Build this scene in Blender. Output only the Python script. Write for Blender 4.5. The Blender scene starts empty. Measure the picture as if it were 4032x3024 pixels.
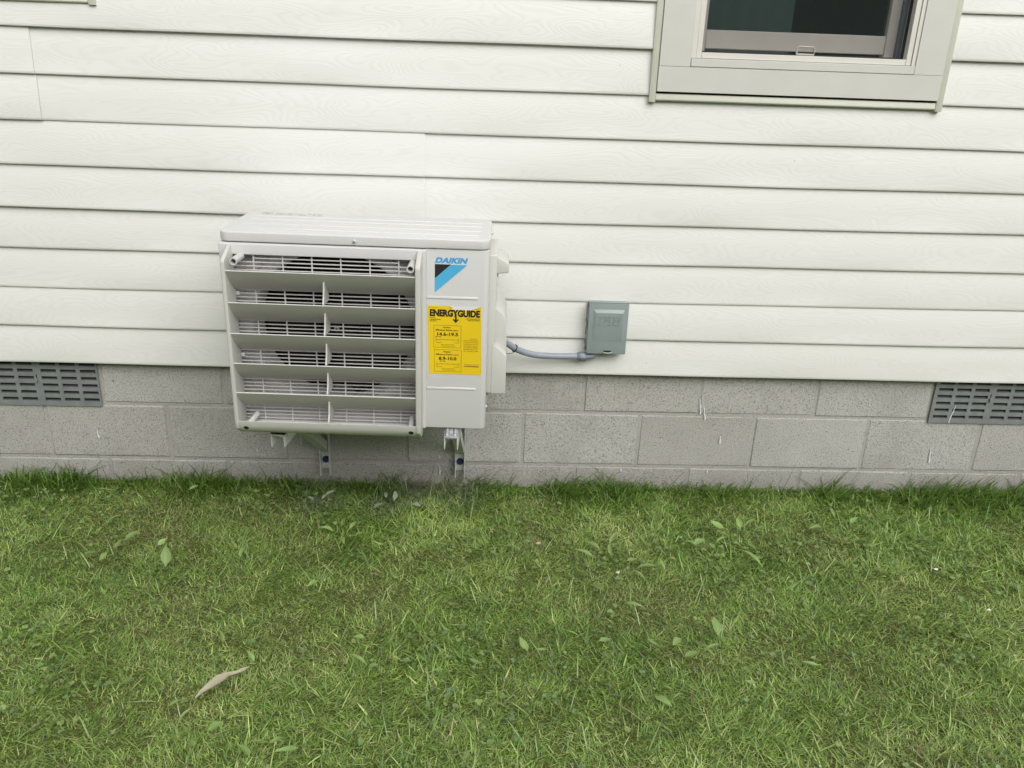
import bpy, bmesh, math, random
import numpy as np
from mathutils import Matrix, Vector

# ---------------------------------------------------------------- camera, sky, sun, exposure
scene = bpy.context.scene
COL = scene.collection
RAD = math.radians

cam_data = bpy.data.cameras.new('camera')
cam_data.sensor_width = 36.0
cam_data.lens = 3240.36 / 4032.0 * 36.0
cam_data.clip_start = 0.02
cam_data.clip_end = 500.0
cam = bpy.data.objects.new('camera', cam_data)
COL.objects.link(cam)
def cam_matrix(yaw, pitch, roll, loc):
    cy, sy, cp, sp, cr, sr = (math.cos(yaw), math.sin(yaw), math.cos(pitch),
                              math.sin(pitch), math.cos(roll), math.sin(roll))
    rz = Matrix(((cy, -sy, 0), (sy, cy, 0), (0, 0, 1)))
    rx = Matrix(((1, 0, 0), (0, cp, -sp), (0, sp, cp)))
    ry = Matrix(((cr, 0, sr), (0, 1, 0), (-sr, 0, cr)))
    r = rz @ rx @ ry
    right, fwd, up = r.col[0], r.col[1], r.col[2]
    m = Matrix.Identity(4)
    for i in range(3):
        m[i][0], m[i][1], m[i][2], m[i][3] = right[i], up[i], -fwd[i], loc[i]
    return m
cam.matrix_world = cam_matrix(-0.0410600, -0.3673999, -0.0356641, (-0.1507105, -2.6187751, 1.4033081))
scene.camera = cam

SUN_EL = 40.0                            # overcast: a broad bright patch high up, a bit behind the camera and to the right
world = bpy.data.worlds.new('World')
scene.world = world
world.use_nodes = True
wn, wl = world.node_tree.nodes, world.node_tree.links
bg = wn['Background']
sky = wn.new('ShaderNodeTexSky')
sky.sky_type = 'NISHITA'
sky.sun_disc = False
sky.sun_elevation = RAD(SUN_EL)
sky.sun_rotation = RAD(160)
sky.air_density = 1.0
sky.dust_density = 2.0
sky.ozone_density = 1.0
hsv = wn.new('ShaderNodeHueSaturation')
hsv.inputs['Saturation'].default_value = 0.16
hsv.inputs['Value'].default_value = 1.0
wl.new(sky.outputs[0], hsv.inputs['Color'])
wl.new(hsv.outputs[0], bg.inputs['Color'])
bg.inputs['Strength'].default_value = 0.09

sun_data = bpy.data.lights.new('sun', 'SUN')
sun_data.energy = 1.5
sun_data.angle = RAD(60)
sun_data.color = (1.0, 0.975, 0.94)
sun = bpy.data.objects.new('sun', sun_data)
COL.objects.link(sun)
# light comes from behind the camera, slightly from the right
d = Vector((math.cos(RAD(SUN_EL)) * 0.34, -math.cos(RAD(SUN_EL)) * 0.94, math.sin(RAD(SUN_EL))))
sun.rotation_euler = d.to_track_quat('Z', 'Y').to_euler()
sun.location = (1.0, -6.0, 8.0)

scene.view_settings.view_transform = 'Standard'
scene.view_settings.look = 'None'
scene.view_settings.exposure = 0.84
scene.view_settings.gamma = 1.0
scene.view_settings.use_curve_mapping = False
scene.render.engine = 'CYCLES'
scene.cycles.max_bounces = 8
scene.cycles.diffuse_bounces = 4
scene.cycles.transparent_max_bounces = 12

random.seed(7)
rng = np.random.default_rng(11)

# ---------------------------------------------------------------- node helpers and materials
class N:
    def __init__(self, name):
        self.m = bpy.data.materials.new(name)
        self.m.use_nodes = True
        self.t = self.m.node_tree
        self.b = self.t.nodes['Principled BSDF']
        self.out = self.t.nodes['Material Output']
    def node(self, kind, **kw):
        n = self.t.nodes.new(kind)
        for k, v in kw.items():
            setattr(n, k, v)
        return n
    def link(self, a, b):
        self.t.links.new(a, b)
    def coord(self, scale=(1, 1, 1), rand=False, kind='Object'):
        tc = self.node('ShaderNodeTexCoord')
        src = tc.outputs[kind]
        if rand:
            oi = self.node('ShaderNodeObjectInfo')
            mul = self.node('ShaderNodeMath', operation='MULTIPLY')
            mul.inputs[1].default_value = 37.0
            self.link(oi.outputs['Random'], mul.inputs[0])
            add = self.node('ShaderNodeVectorMath', operation='ADD')
            self.link(src, add.inputs[0]); self.link(mul.outputs[0], add.inputs[1])
            src = add.outputs[0]
        mp = self.node('ShaderNodeMapping')
        mp.inputs['Scale'].default_value = scale
        self.link(src, mp.inputs['Vector'])
        return mp.outputs[0]
    def noise(self, vec, scale, detail=3, rough=0.55, dist=0.0):
        n = self.node('ShaderNodeTexNoise')
        n.inputs['Scale'].default_value = scale
        n.inputs['Detail'].default_value = detail
        n.inputs['Roughness'].default_value = rough
        n.inputs['Distortion'].default_value = dist
        self.link(vec, n.inputs['Vector'])
        return n.outputs[0]
    def voronoi(self, vec, scale, rnd=1.0):
        n = self.node('ShaderNodeTexVoronoi')
        n.inputs['Scale'].default_value = scale
        n.inputs['Randomness'].default_value = rnd
        self.link(vec, n.inputs['Vector'])
        return n.outputs['Distance']
    def math(self, op, a, b=None):
        n = self.node('ShaderNodeMath', operation=op)
        for i, v in enumerate((a, b)):
            if v is None: continue
            if isinstance(v, (int, float)): n.inputs[i].default_value = v
            else: self.link(v, n.inputs[i])
        return n.outputs[0]
    def ramp(self, fac, stops):
        n = self.node('ShaderNodeValToRGB')
        els = n.color_ramp.elements
        while len(els) < len(stops): els.new(0.5)
        for e, (p, c) in zip(els, stops):
            e.position = p
            e.color = (*c, 1) if isinstance(c, tuple) else (c, c, c, 1)
        self.link(fac, n.inputs[0])
        return n.outputs[0]
    def mix(self, fac, a, b, blend='MIX'):
        n = self.node('ShaderNodeMix', data_type='RGBA', blend_type=blend)
        for sock, v in ((n.inputs[0], fac), (n.inputs[6], a), (n.inputs[7], b)):
            if isinstance(v, (int, float)): sock.default_value = v
            elif isinstance(v, tuple): sock.default_value = (*v, 1)
            else: self.link(v, sock)
        return n.outputs[2]
    def bump(self, h, strength=0.3, dist=0.002, prev=None):
        n = self.node('ShaderNodeBump')
        n.inputs['Strength'].default_value = strength
        n.inputs['Distance'].default_value = dist
        self.link(h, n.inputs['Height'])
        if prev is not None: self.link(prev, n.inputs['Normal'])
        return n.outputs[0]
    def set(self, color=None, rough=None, metal=None, normal=None, spec=None):
        if color is not None:
            if isinstance(color, tuple): self.b.inputs['Base Color'].default_value = (*color, 1)
            else: self.link(color, self.b.inputs['Base Color'])
        if rough is not None:
            if isinstance(rough, (int, float)): self.b.inputs['Roughness'].default_value = rough
            else: self.link(rough, self.b.inputs['Roughness'])
        if metal is not None: self.b.inputs['Metallic'].default_value = metal
        if spec is not None: self.b.inputs['Specular IOR Level'].default_value = spec
        if normal is not None: self.link(normal, self.b.inputs['Normal'])
        return self.m

M = {}
def siding_material():
    n = N('vinyl_siding')
    v = n.coord((1.5, 1, 8.0), rand=True)
    base = n.noise(v, 1.7, 1.5, 0.45, 0.35)
    rings = n.math('PINGPONG', n.math('MULTIPLY', base, 30.0), 0.5)
    line = n.ramp(rings, [(0.0, 0.0), (0.3, 0.7), (0.5, 1.0)])
    fine = n.noise(n.coord((2.2, 1, 120.0), rand=True), 1.0, 3, 0.6)
    patch = n.noise(n.coord((1, 1, 1)), 1.1, 3)
    col = n.mix(n.ramp(patch, [(0.3, 0.0), (0.7, 1.0)]), (0.730, 0.731, 0.695), (0.755, 0.758, 0.727))
    col = n.mix(n.ramp(line, [(0.0, 0.20), (0.6, 0.0)]), col, (0.60, 0.585, 0.53))
    sp = n.voronoi(n.coord((1.0, 1, 1.0)), 9.0)
    gate = n.noise(n.coord((1, 1, 1)), 2.3, 2)
    speck = n.math('MULTIPLY', n.ramp(sp, [(0.0, 1.0), (0.022, 1.0), (0.034, 0.0)]), n.ramp(gate, [(0.50, 0.0), (0.58, 1.0)]))
    col = n.mix(n.math('MULTIPLY', speck, 0.55), col, (0.30, 0.28, 0.24))
    geo = n.node('ShaderNodeNewGeometry')
    sep = n.node('ShaderNodeSeparateXYZ'); n.link(geo.outputs['Position'], sep.inputs[0])
    low = n.ramp(sep.outputs['Z'], [(0.45, 1.0), (0.95, 0.0)])
    bits = n.voronoi(n.coord((1.0, 1, 0.55)), 26.0)
    bits = n.math('MULTIPLY', n.ramp(bits, [(0.0, 1.0), (0.045, 1.0), (0.065, 0.0)]), n.ramp(n.noise(n.coord((1, 1, 1)), 3.1, 3), [(0.56, 0.0), (0.64, 1.0)]))
    col = n.mix(n.math('MULTIPLY', n.math('MULTIPLY', bits, low), 0.5), col, (0.33, 0.32, 0.26))
    film = n.math('MULTIPLY', n.ramp(n.noise(n.coord((1.0, 1, 2.5)), 2.2, 5, 0.6), [(0.45, 0.0), (0.75, 1.0)]), 0.10)
    col = n.mix(film, col, (0.52, 0.51, 0.44))
    nb = n.bump(line, 0.16, 0.0010)
    nb = n.bump(fine, 0.12, 0.0008, nb)
    return n.set(col, 0.48, normal=nb, spec=0.35)
M['siding'] = siding_material()

def plain(name, color, rough=0.5, metal=0.0, var=0.06, scale=14.0, bump=0.0, spec=0.5):
    n = N(name)
    f = n.noise(n.coord((1, 1, 1)), scale, 4)
    lo = tuple(c * (1 - var) for c in color); hi = tuple(min(1, c * (1 + var)) for c in color)
    col = n.mix(n.ramp(f, [(0.3, 0.0), (0.7, 1.0)]), lo, hi)
    rr = n.math('ADD', n.math('MULTIPLY', f, 0.16), rough - 0.08)
    nb = n.bump(n.noise(n.coord((1, 1, 1)), 260.0, 2), bump, 0.0006) if bump else None
    return n.set(col, rr, metal, nb, spec)

def concrete(name, base, dark, pale):
    n = N(name)
    v = n.coord((1, 1, 1), rand=True)
    big = n.noise(v, 5.0, 4)
    fine = n.noise(v, 230.0, 3, 0.7)
    mid = n.noise(v, 60.0, 3, 0.6)
    oi = n.node('ShaderNodeObjectInfo')
    col = n.mix(n.ramp(big, [(0.25, 0.0), (0.75, 1.0)]), base, tuple(c * 1.14 for c in base))
    col = n.mix(n.math('MULTIPLY', oi.outputs['Random'], 0.5), col, tuple(c * a for c, a in zip(base, (0.86, 0.84, 0.80))))
    col = n.mix(n.ramp(fine, [(0.36, 0.85), (0.48, 0.0)]), col, dark)
    col = n.mix(n.ramp(fine, [(0.60, 0.0), (0.70, 0.75)]), col, pale)
    geo = n.node('ShaderNodeNewGeometry')
    sep = n.node('ShaderNodeSeparateXYZ'); n.link(geo.outputs['Position'], sep.inputs[0])
    wv = n.math('ADD', sep.outputs['Z'], n.math('MULTIPLY', n.math('SUBTRACT', n.noise(n.coord((1, 1, 1), kind='Object'), 14.0, 4), 0.5), 0.12))
    col = n.mix(n.ramp(wv, [(0.02, 0.42), (0.11, 0.0)]), col, (0.20, 0.185, 0.150))
    stain = n.noise(v, 2.6, 5, 0.65)
    col = n.mix(n.ramp(stain, [(0.52, 0.0), (0.72, 0.35)]), col, (0.27, 0.255, 0.225))
    pit = n.voronoi(v, 85.0)
    pits = n.math('MULTIPLY', n.ramp(pit, [(0.0, 1.0), (0.10, 1.0), (0.2, 0.0)]), n.ramp(mid, [(0.53, 0.0), (0.59, 1.0)]))
    col = n.mix(n.math('MULTIPLY', pits, 0.8), col, tuple(c * 0.45 for c in dark))
    chip = n.voronoi(v, 47.0)
    col = n.mix(n.ramp(chip, [(0.0, 1.0), (0.045, 0.9), (0.07, 0.0)]), col, tuple(min(1, c * 1.25) for c in pale))
    h = n.math('SUBTRACT', n.math('ADD', n.math('MULTIPLY', fine, 0.7), n.math('MULTIPLY', mid, 0.5)), n.math('MULTIPLY', pits, 1.0))
    nb = n.bump(h, 0.9, 0.0034)
    return n.set(col, 0.95, normal=nb, spec=0.15)
M['block'] = concrete('concrete_block', (0.462, 0.452, 0.430), (0.195, 0.185, 0.170), (0.62, 0.605, 0.58))
M['mortar'] = concrete('mortar', (0.450, 0.443, 0.425), (0.31, 0.275, 0.25), (0.53, 0.515, 0.49))

M['trim'] = plain('vinyl_trim', (0.575, 0.570, 0.525), 0.45, var=0.02)
M['channel'] = plain('vinyl_channel', (0.58, 0.59, 0.50), 0.45, var=0.03)
M['frame'] = plain('window_vinyl', (0.64, 0.625, 0.565), 0.4, var=0.02)
M['sash'] = plain('window_sash', (0.62, 0.585, 0.53), 0.45, var=0.03)
M['pull'] = plain('grey_pull', (0.36, 0.35, 0.33), 0.5)
M['sheath'] = plain('sheathing', (0.35, 0.28, 0.2), 0.9)
M['cabinet'] = plain('painted_cabinet', (0.615, 0.617, 0.605), 0.42, var=0.015, scale=6, bump=0.03)
M['plastic'] = plain('ivory_plastic', (0.585, 0.582, 0.545), 0.5, var=0.02, scale=6, bump=0.06)
M['grille'] = plain('grille_plastic', (0.60, 0.595, 0.565), 0.5, var=0.02)
M['shroud'] = plain('shroud_plastic', (0.44, 0.42, 0.425), 0.6, var=0.08, scale=20)
M['black'] = plain('black_plastic', (0.012, 0.012, 0.014), 0.6)
M['fan'] = plain('fan_plastic', (0.010, 0.010, 0.013), 0.7, spec=0.2)
M['coil'] = plain('dark_coil', (0.008, 0.008, 0.010), 0.8, spec=0.2)
M['ink'] = plain('black_ink', (0.012, 0.011, 0.010), 0.55)
M['logo_blue'] = plain('logo_blue', (0.055, 0.36, 0.70), 0.4, var=0.02)
M['band_blue'] = plain('band_blue', (0.085, 0.43, 0.72), 0.4, var=0.02)
M['yellow'] = plain('label_yellow', (0.80, 0.565, 0.012), 0.45, var=0.02)
M['rust_ink'] = plain('brown_ink', (0.10, 0.06, 0.01), 0.6)
M['paper'] = plain('torn_paper', (0.72, 0.72, 0.74), 0.8)
M['ghost_ink'] = plain('grey_ink', (0.33, 0.33, 0.33), 0.6)
M['box'] = plain('grey_enamel', (0.265, 0.315, 0.31), 0.38, var=0.03, scale=30, bump=0.05)
M['conduit'] = plain('grey_conduit', (0.275, 0.305, 0.36), 0.36, var=0.05, scale=30)
M['fitting'] = plain('grey_fitting', (0.20, 0.225, 0.265), 0.4, var=0.05)
M['bolt'] = plain('blue_bolt', (0.012, 0.028, 0.10), 0.35)
M['vent'] = plain('galvanised_vent', (0.225, 0.245, 0.24), 0.55, metal=0.15, var=0.14, scale=30)
M['vent_dark'] = plain('vent_inside', (0.018, 0.016, 0.02), 0.8)
M['slat'] = plain('vent_slat', (0.075, 0.072, 0.08), 0.7)
M['paint_white'] = plain('white_paint', (0.82, 0.83, 0.85), 0.6)
M['caulk'] = plain('caulk', (0.30, 0.29, 0.25), 0.7)
M['smudge'] = plain('dirt_smudge', (0.60, 0.585, 0.53), 0.7, var=0.1, scale=80)
M['room'] = plain('room_paint', (0.16, 0.18, 0.17), 0.9)
M['curtain'] = plain('curtain_cloth', (0.25, 0.31, 0.31), 0.9)

def metal(name, color, rough):
    n = N(name)
    f = n.noise(n.coord((1, 1, 1)), 45.0, 4, 0.65)
    sp = n.voronoi(n.coord((1, 1, 1)), 120.0)
    c = n.mix(n.ramp(f, [(0.35, 0.0), (0.65, 1.0)]), tuple(k * 0.8 for k in color), color)
    r = n.math('ADD', n.math('MULTIPLY', f, 0.3), rough - 0.1)
    return n.set(c, r, 0.15, n.bump(sp, 0.05, 0.001))
M['galv'] = metal('galvanised_steel', (0.72, 0.745, 0.71), 0.40)
M['steel'] = metal('pressed_steel', (0.36, 0.375, 0.39), 0.34)
M['zinc'] = metal('zinc_screw', (0.62, 0.63, 0.66), 0.28)

def glass():
    n = N('window_glass')
    fr = n.node('ShaderNodeFresnel'); fr.inputs[0].default_value = 1.5
    tr = n.node('ShaderNodeBsdfTransparent'); tr.inputs[0].default_value = (0.80, 0.86, 0.84, 1)
    gl = n.node('ShaderNodeBsdfGlossy'); gl.inputs['Roughness'].default_value = 0.02
    mx = n.node('ShaderNodeMixShader')
    n.link(fr.outputs[0], mx.inputs[0]); n.link(tr.outputs[0], mx.inputs[1]); n.link(gl.outputs[0], mx.inputs[2])
    n.link(mx.outputs[0], n.out.inputs[0])
    return n.m
M['glass'] = glass()
def screen():
    n = N('insect_screen')
    tr = n.node('ShaderNodeBsdfTransparent')
    df = n.node('ShaderNodeBsdfDiffuse'); df.inputs[0].default_value = (0.045, 0.055, 0.053, 1)
    f = n.noise(n.coord((1, 1, 1)), 6.0, 3)
    fac = n.math('ADD', n.math('MULTIPLY', f, 0.08), 0.17)
    mx = n.node('ShaderNodeMixShader')
    n.link(fac, mx.inputs[0]); n.link(tr.outputs[0], mx.inputs[1]); n.link(df.outputs[0], mx.inputs[2])
    n.link(mx.outputs[0], n.out.inputs[0])
    return n.m
M['screen'] = screen()

def ground_material():
    n = N('lawn_soil')
    v = n.coord((1, 1, 1))
    a = n.noise(v, 3.0, 5)
    b = n.noise(v, 90.0, 4, 0.7)
    col = n.mix(n.ramp(a, [(0.35, 0.0), (0.65, 1.0)]), (0.120, 0.165, 0.040), (0.150, 0.150, 0.055))
    col = n.mix(n.ramp(b, [(0.35, 0.9), (0.62, 0.0)]), col, (0.055, 0.055, 0.022))
    return n.set(col, 1.0, normal=n.bump(b, 0.8, 0.01), spec=0.1)
M['ground'] = ground_material()

def blade_material(name, attr=True, color=None):
    n = N(name)
    if attr:
        at = n.node('ShaderNodeAttribute'); at.attribute_name = 'tint'
        col = at.outputs['Color']
    else:
        f = n.noise(n.coord((1, 1, 1), rand=True), 40.0, 3)
        oi = n.node('ShaderNodeObjectInfo')
        c = n.mix(oi.outputs['Random'], tuple(k * 0.8 for k in color), tuple(k * 1.25 for k in color))
        col = n.mix(n.ramp(f, [(0.3, 0.0), (0.7, 0.4)]), c, tuple(k * 0.7 for k in color))
    tl = n.node('ShaderNodeBsdfTranslucent')
    n.link(col, tl.inputs[0])
    n.set(col, 0.42, spec=0.5)
    mx = n.node('ShaderNodeMixShader'); mx.inputs[0].default_value = 0.20
    n.link(n.b.outputs[0], mx.inputs[1]); n.link(tl.outputs[0], mx.inputs[2])
    n.link(mx.outputs[0], n.out.inputs[0])
    return n.m
M['grass'] = blade_material('grass_blades')
M['leaf'] = blade_material('weed_leaf', False, (0.265, 0.395, 0.120))
M['dusty_leaf'] = blade_material('dusty_leaf', False, (0.38, 0.42, 0.30))
M['dry_leaf'] = blade_material('dry_leaf', False, (0.50, 0.45, 0.33))

# ---------------------------------------------------------------- mesh helpers
WC = {}
class G:
    """collects vertices and faces in scene coordinates"""
    def __init__(self):
        self.v, self.f = [], []
    def add(self, vs, fs):
        o = len(self.v)
        self.v += [tuple(p) for p in vs]
        self.f += [tuple(i + o for i in f) for f in fs]
        return self
    def box(self, x0, x1, y0, y1, z0, z1):
        vs = [(x0, y0, z0), (x1, y0, z0), (x1, y1, z0), (x0, y1, z0), (x0, y0, z1), (x1, y0, z1), (x1, y1, z1), (x0, y1, z1)]
        return self.add(vs, [(3, 2, 1, 0), (4, 5, 6, 7), (0, 1, 5, 4), (1, 2, 6, 5), (2, 3, 7, 6), (3, 0, 4, 7)])
    def prism(self, poly, axis, a0, a1):
        """poly: list of 2D points; axis X: (y,z)  Y: (x,z)  Z: (x,y)"""
        def p3(q, a):
            return {'X': (a, q[0], q[1]), 'Y': (q[0], a, q[1]), 'Z': (q[0], q[1], a)}[axis]
        k = len(poly)
        vs = [p3(q, a0) for q in poly] + [p3(q, a1) for q in poly]
        fs = [tuple(range(k))[::-1], tuple(range(k, 2 * k))]
        fs += [(i, (i + 1) % k, k + (i + 1) % k, k + i) for i in range(k)]
        return self.add(vs, fs)
    def tube(self, path, r, n=12, cap=True, radii=None):
        P = [Vector(p) for p in path]
        vs, fs = [], []
        prev = None
        for i, p in enumerate(P):
            t = (P[min(i + 1, len(P) - 1)] - P[max(i - 1, 0)]).normalized()
            if prev is None:
                ref = Vector((0, 0, 1)) if abs(t.z) < 0.9 else Vector((1, 0, 0))
                u = t.cross(ref).normalized()
            else:
                u = (prev - t * prev.dot(t)).normalized()
            prev = u
            w = t.cross(u)
            rr = radii[i] if radii else r
            for k in range(n):
                a = 2 * math.pi * k / n
                vs.append(p + u * math.cos(a) * rr + w * math.sin(a) * rr)
        for i in range(len(P) - 1):
            for k in range(n):
                fs.append((i * n + k, i * n + (k + 1) % n, (i + 1) * n + (k + 1) % n, (i + 1) * n + k))
        if cap:
            fs.append(tuple(range(n))[::-1]); fs.append(tuple(range((len(P) - 1) * n, len(P) * n)))
        return self.add(vs, fs)
    def ring(self, c, axis_y0, axis_y1, r_out, r_in, n=20, floor=None):
        """hollow tube along Y, with an optional floor inside at y=floor"""
        vs, fs = [], []
        for (y, r) in ((axis_y1, r_out), (axis_y0, r_out), (axis_y0, r_in), (axis_y1 if floor is None else floor, r_in)):
            for k in range(n):
                a = 2 * math.pi * k / n
                vs.append((c[0] + r * math.cos(a), y, c[1] + r * math.sin(a)))
        for i in range(3):
            for k in range(n):
                fs.append((i * n + k, i * n + (k + 1) % n, (i + 1) * n + (k + 1) % n, (i + 1) * n + k))
        if floor is not None:
            fs.append(tuple(range(3 * n, 4 * n)))
        return self.add(vs, fs)
    def plate(self, xs, zs, solid, y0, y1):
        """flat plate in XZ with real openings; solid(i,j) tells which cells are filled"""
        nx, nz = len(xs) - 1, len(zs) - 1
        for i in range(nx):
            for j in range(nz):
                if not solid(i, j): continue
                a, b, c, e = xs[i], xs[i + 1], zs[j], zs[j + 1]
                self.add([(a, y0, c), (b, y0, c), (b, y0, e), (a, y0, e)], [(0, 1, 2, 3)])
                self.add([(a, y1, c), (b, y1, c), (b, y1, e), (a, y1, e)], [(3, 2, 1, 0)])
                for (di, dj, q) in ((-1, 0, ((a, c), (a, e))), (1, 0, ((b, c), (b, e))), (0, -1, ((a, c), (b, c))), (0, 1, ((a, e), (b, e)))):
                    ii, jj = i + di, j + dj
                    if 0 <= ii < nx and 0 <= jj < nz and solid(ii, jj): continue
                    (p, r), (s, t) = q
                    self.add([(p, y0, r), (s, y0, t), (s, y1, t), (p, y1, r)], [(0, 1, 2, 3)])
        return self
    def build(self, name, mat, parent=None, bevel=0.0, segs=2, smooth=False, angle=38, weld=False, xf=None):
        v = np.array(self.v, dtype=float)
        if xf is not None:
            v = np.array([xf @ Vector(p) for p in v])
        c = (v.min(0) + v.max(0)) / 2
        me = bpy.data.meshes.new(name)
        me.from_pydata([tuple(p) for p in (v - c)], [], self.f)
        bm = bmesh.new(); bm.from_mesh(me)
        if weld:
            bmesh.ops.remove_doubles(bm, verts=bm.verts, dist=1e-5)
        bmesh.ops.recalc_face_normals(bm, faces=bm.faces)
        if bevel > 0:
            es = [e for e in bm.edges if len(e.link_faces) == 2 and e.calc_face_angle(0) > RAD(25)]
            bmesh.ops.bevel(bm, geom=es, offset=bevel, segments=segs, profile=0.5, affect='EDGES', clamp_overlap=True)
        bm.to_mesh(me); bm.free()
        if smooth or bevel > 0:
            me.polygons.foreach_set('use_smooth', [True] * len(me.polygons))
            me.set_sharp_from_angle(angle=RAD(angle))
        me.materials.append(M[mat] if isinstance(mat, str) else mat)
        return link(name, me, c, parent)

def link(name, data, wc, parent=None):
    o = bpy.data.objects.new(name, data)
    COL.objects.link(o)
    wc = Vector(wc)
    if parent is not None:
        o.parent = parent
        o.location = wc - WC[parent.name]
    else:
        o.location = wc
    WC[o.name] = wc
    return o

def tag(o, label=None, cat=None, group=None, kind=None):
    if label: o['label'] = label
    if cat: o['category'] = cat
    if group: o['group'] = group
    if kind: o['kind'] = kind
    return o

def thing(name, loc, label, cat, group=None):
    return tag(link(name, None, loc), label, cat, group)

def rounded_rect(x0, x1, y0, y1, r, n=6):
    pts = []
    for cx, cy, a0 in ((x1 - r, y1 - r, 0), (x0 + r, y1 - r, 90), (x0 + r, y0 + r, 180), (x1 - r, y0 + r, 270)):
        for k in range(n + 1):
            a = RAD(a0 + 90 * k / n)
            pts.append((cx + r * math.cos(a), cy + r * math.sin(a)))
    return pts

def text_mesh(body, size, align='LEFT', bold=0.0, shear=0.0, extrude=0.0, spacing=1.0):
    """text in its own XY plane -> list of vertices and faces"""
    cu = bpy.data.curves.new('lettering', 'FONT')
    cu.body = body; cu.size = size; cu.align_x = align; cu.offset = bold; cu.shear = shear
    cu.space_character = spacing; cu.resolution_u = 3; cu.extrude = extrude
    ob = bpy.data.objects.new('lettering', cu)
    COL.objects.link(ob)
    bpy.context.view_layer.update()
    me = bpy.data.meshes.new_from_object(ob.evaluated_get(bpy.context.evaluated_depsgraph_get()))
    vs = [tuple(v.co) for v in me.vertices]; fs = [tuple(p.vertices) for p in me.polygons]
    bpy.data.objects.remove(ob); bpy.data.curves.remove(cu); bpy.data.meshes.remove(me)
    return vs, fs

# ---------------------------------------------------------------- ground
def vnoise(x, y, cell, seed):
    r = np.random.default_rng(seed)
    g = r.random((128, 128))
    u, v = x / cell + 40, y / cell + 40
    i, j = np.floor(u).astype(int), np.floor(v).astype(int)
    fu, fv = u - i, v - j
    fu = fu * fu * (3 - 2 * fu); fv = fv * fv * (3 - 2 * fv)
    i %= 127; j %= 127
    return (g[i, j] * (1 - fu) * (1 - fv) + g[i + 1, j] * fu * (1 - fv) + g[i, j + 1] * (1 - fu) * fv + g[i + 1, j + 1] * fu * fv)

def ground_z(x, y):
    f = np.clip((-np.asarray(y) + 0.02) / 0.25, 0, 1)
    return 0.014 * (vnoise(x, y, 0.45, 3) - 0.5) * f + 0.008 * (vnoise(x, y, 0.12, 4) - 0.5) * f

def build_ground():
    xs = np.concatenate([[-120, -40, -12, -5], np.arange(-3.2, 3.21, 0.08), [5, 12, 40, 120]])
    ys = np.concatenate([[-120, -40, -12, -5], np.arange(-3.2, 0.41, 0.08), [2, 12, 40, 120]])
    X, Y = np.meshgrid(xs, ys, indexing='ij')
    Z = ground_z(X, Y)
    far = (np.abs(X) > 3.2) | (Y < -3.2) | (Y > 0.0)
    Z[far] = 0.0
    nx, ny = len(xs), len(ys)
    vs = list(zip(X.ravel(), Y.ravel(), Z.ravel()))
    fs = [(i * ny + j, (i + 1) * ny + j, (i + 1) * ny + j + 1, i * ny + j + 1) for i in range(nx - 1) for j in range(ny - 1)]
    g = G(); g.add(vs, fs)
    tag(g.build('ground', 'ground', smooth=True), kind='structure')
build_ground()

# ---------------------------------------------------------------- added foliage bank, unseen behind the camera, blocks low sky light
def build_sky_blocker():
    r = np.random.default_rng(5)
    V, F, C = [], [], []
    n = 26000
    x = r.uniform(-16, 16, n)
    top = 4.3 + 1.3 * (vnoise(x, x * 0, 1.7, 91) - 0.5) + 0.5 * (vnoise(x, x * 0, 0.5, 92) - 0.5)
    z = top * r.random(n) ** 0.8
    depth = 0.9 * np.sqrt(np.clip(1 - (z / (top + 0.1)) ** 2, 0.02, 1))
    y = -8.6 + depth * r.uniform(0.3, 1.0, n) + 0.35 * (vnoise(x, z, 0.6, 93) - 0.5)
    s = r.uniform(0.05, 0.12, n)
    d1 = r.normal(0, 1, (n, 3)); d1 /= np.linalg.norm(d1, axis=1)[:, None]
    d2 = np.cross(d1, r.normal(0, 1, (n, 3))); d2 /= np.linalg.norm(d2, axis=1)[:, None]
    c = np.stack([x, y, z], 1)
    quad = np.stack([c - d1 * s[:, None], c + d2 * s[:, None] * 0.5, c + d1 * s[:, None], c - d2 * s[:, None] * 0.5], 1)
    g = G()
    g.add(quad.reshape(-1, 3), [(4 * i, 4 * i + 1, 4 * i + 2, 4 * i + 3) for i in range(n)])
    xs = np.arange(-16, 16.1, 0.5)
    core = []
    for xx in xs:
        t = 3.9 + 1.3 * (float(vnoise(np.array([xx]), np.array([0.0]), 1.7, 91)[0]) - 0.5)
        core += [(xx, -8.35, 0.0), (xx, -8.3, t * 0.6), (xx, -8.6, t), (xx, -9.2, t * 0.6), (xx, -9.2, 0.0)]
    g.add(core, [(5 * i + j, 5 * i + j + 1, 5 * (i + 1) + j + 1, 5 * (i + 1) + j) for i in range(len(xs) - 1) for j in range(4)])
    tag(g.build('sky_blocker', 'sky_blocker'), 'added dark green foliage bank, unseen behind the viewer, blocking low sky light', 'sky_blocker', kind='stuff')
M['sky_blocker'] = plain('sky_blocker_leaves', (0.045, 0.075, 0.025), 0.6, var=0.4, scale=3.0)  # dark foliage colour for the added bank that dims the horizon and glass reflection
build_sky_blocker()

# ---------------------------------------------------------------- house
PITCH, Z0 = 0.12705, 0.4493
XL, XR = -4.60, 4.60
NCOURSE = 18
HOUSE = thing('house', (0, 0.1, 0), 'off-white vinyl sided house wall on a grey concrete block foundation', 'house')

SAG = [1.7, 3.2, 5.0, 6.5, 8.0, 5.0, 2.5, 1.0, 0.5]
def lip_z(n, x):
    a = SAG[n] / 1000 if n < len(SAG) else 0.0
    s = 1 - min(1.0, (abs(x + 0.05) / 1.9)) ** 2
    return Z0 + n * PITCH - a * s + 0.0016 + 0.0007 * math.sin(3.1 * x + n * 1.7) + 0.0005 * math.sin(7.3 * x + n)

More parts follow.
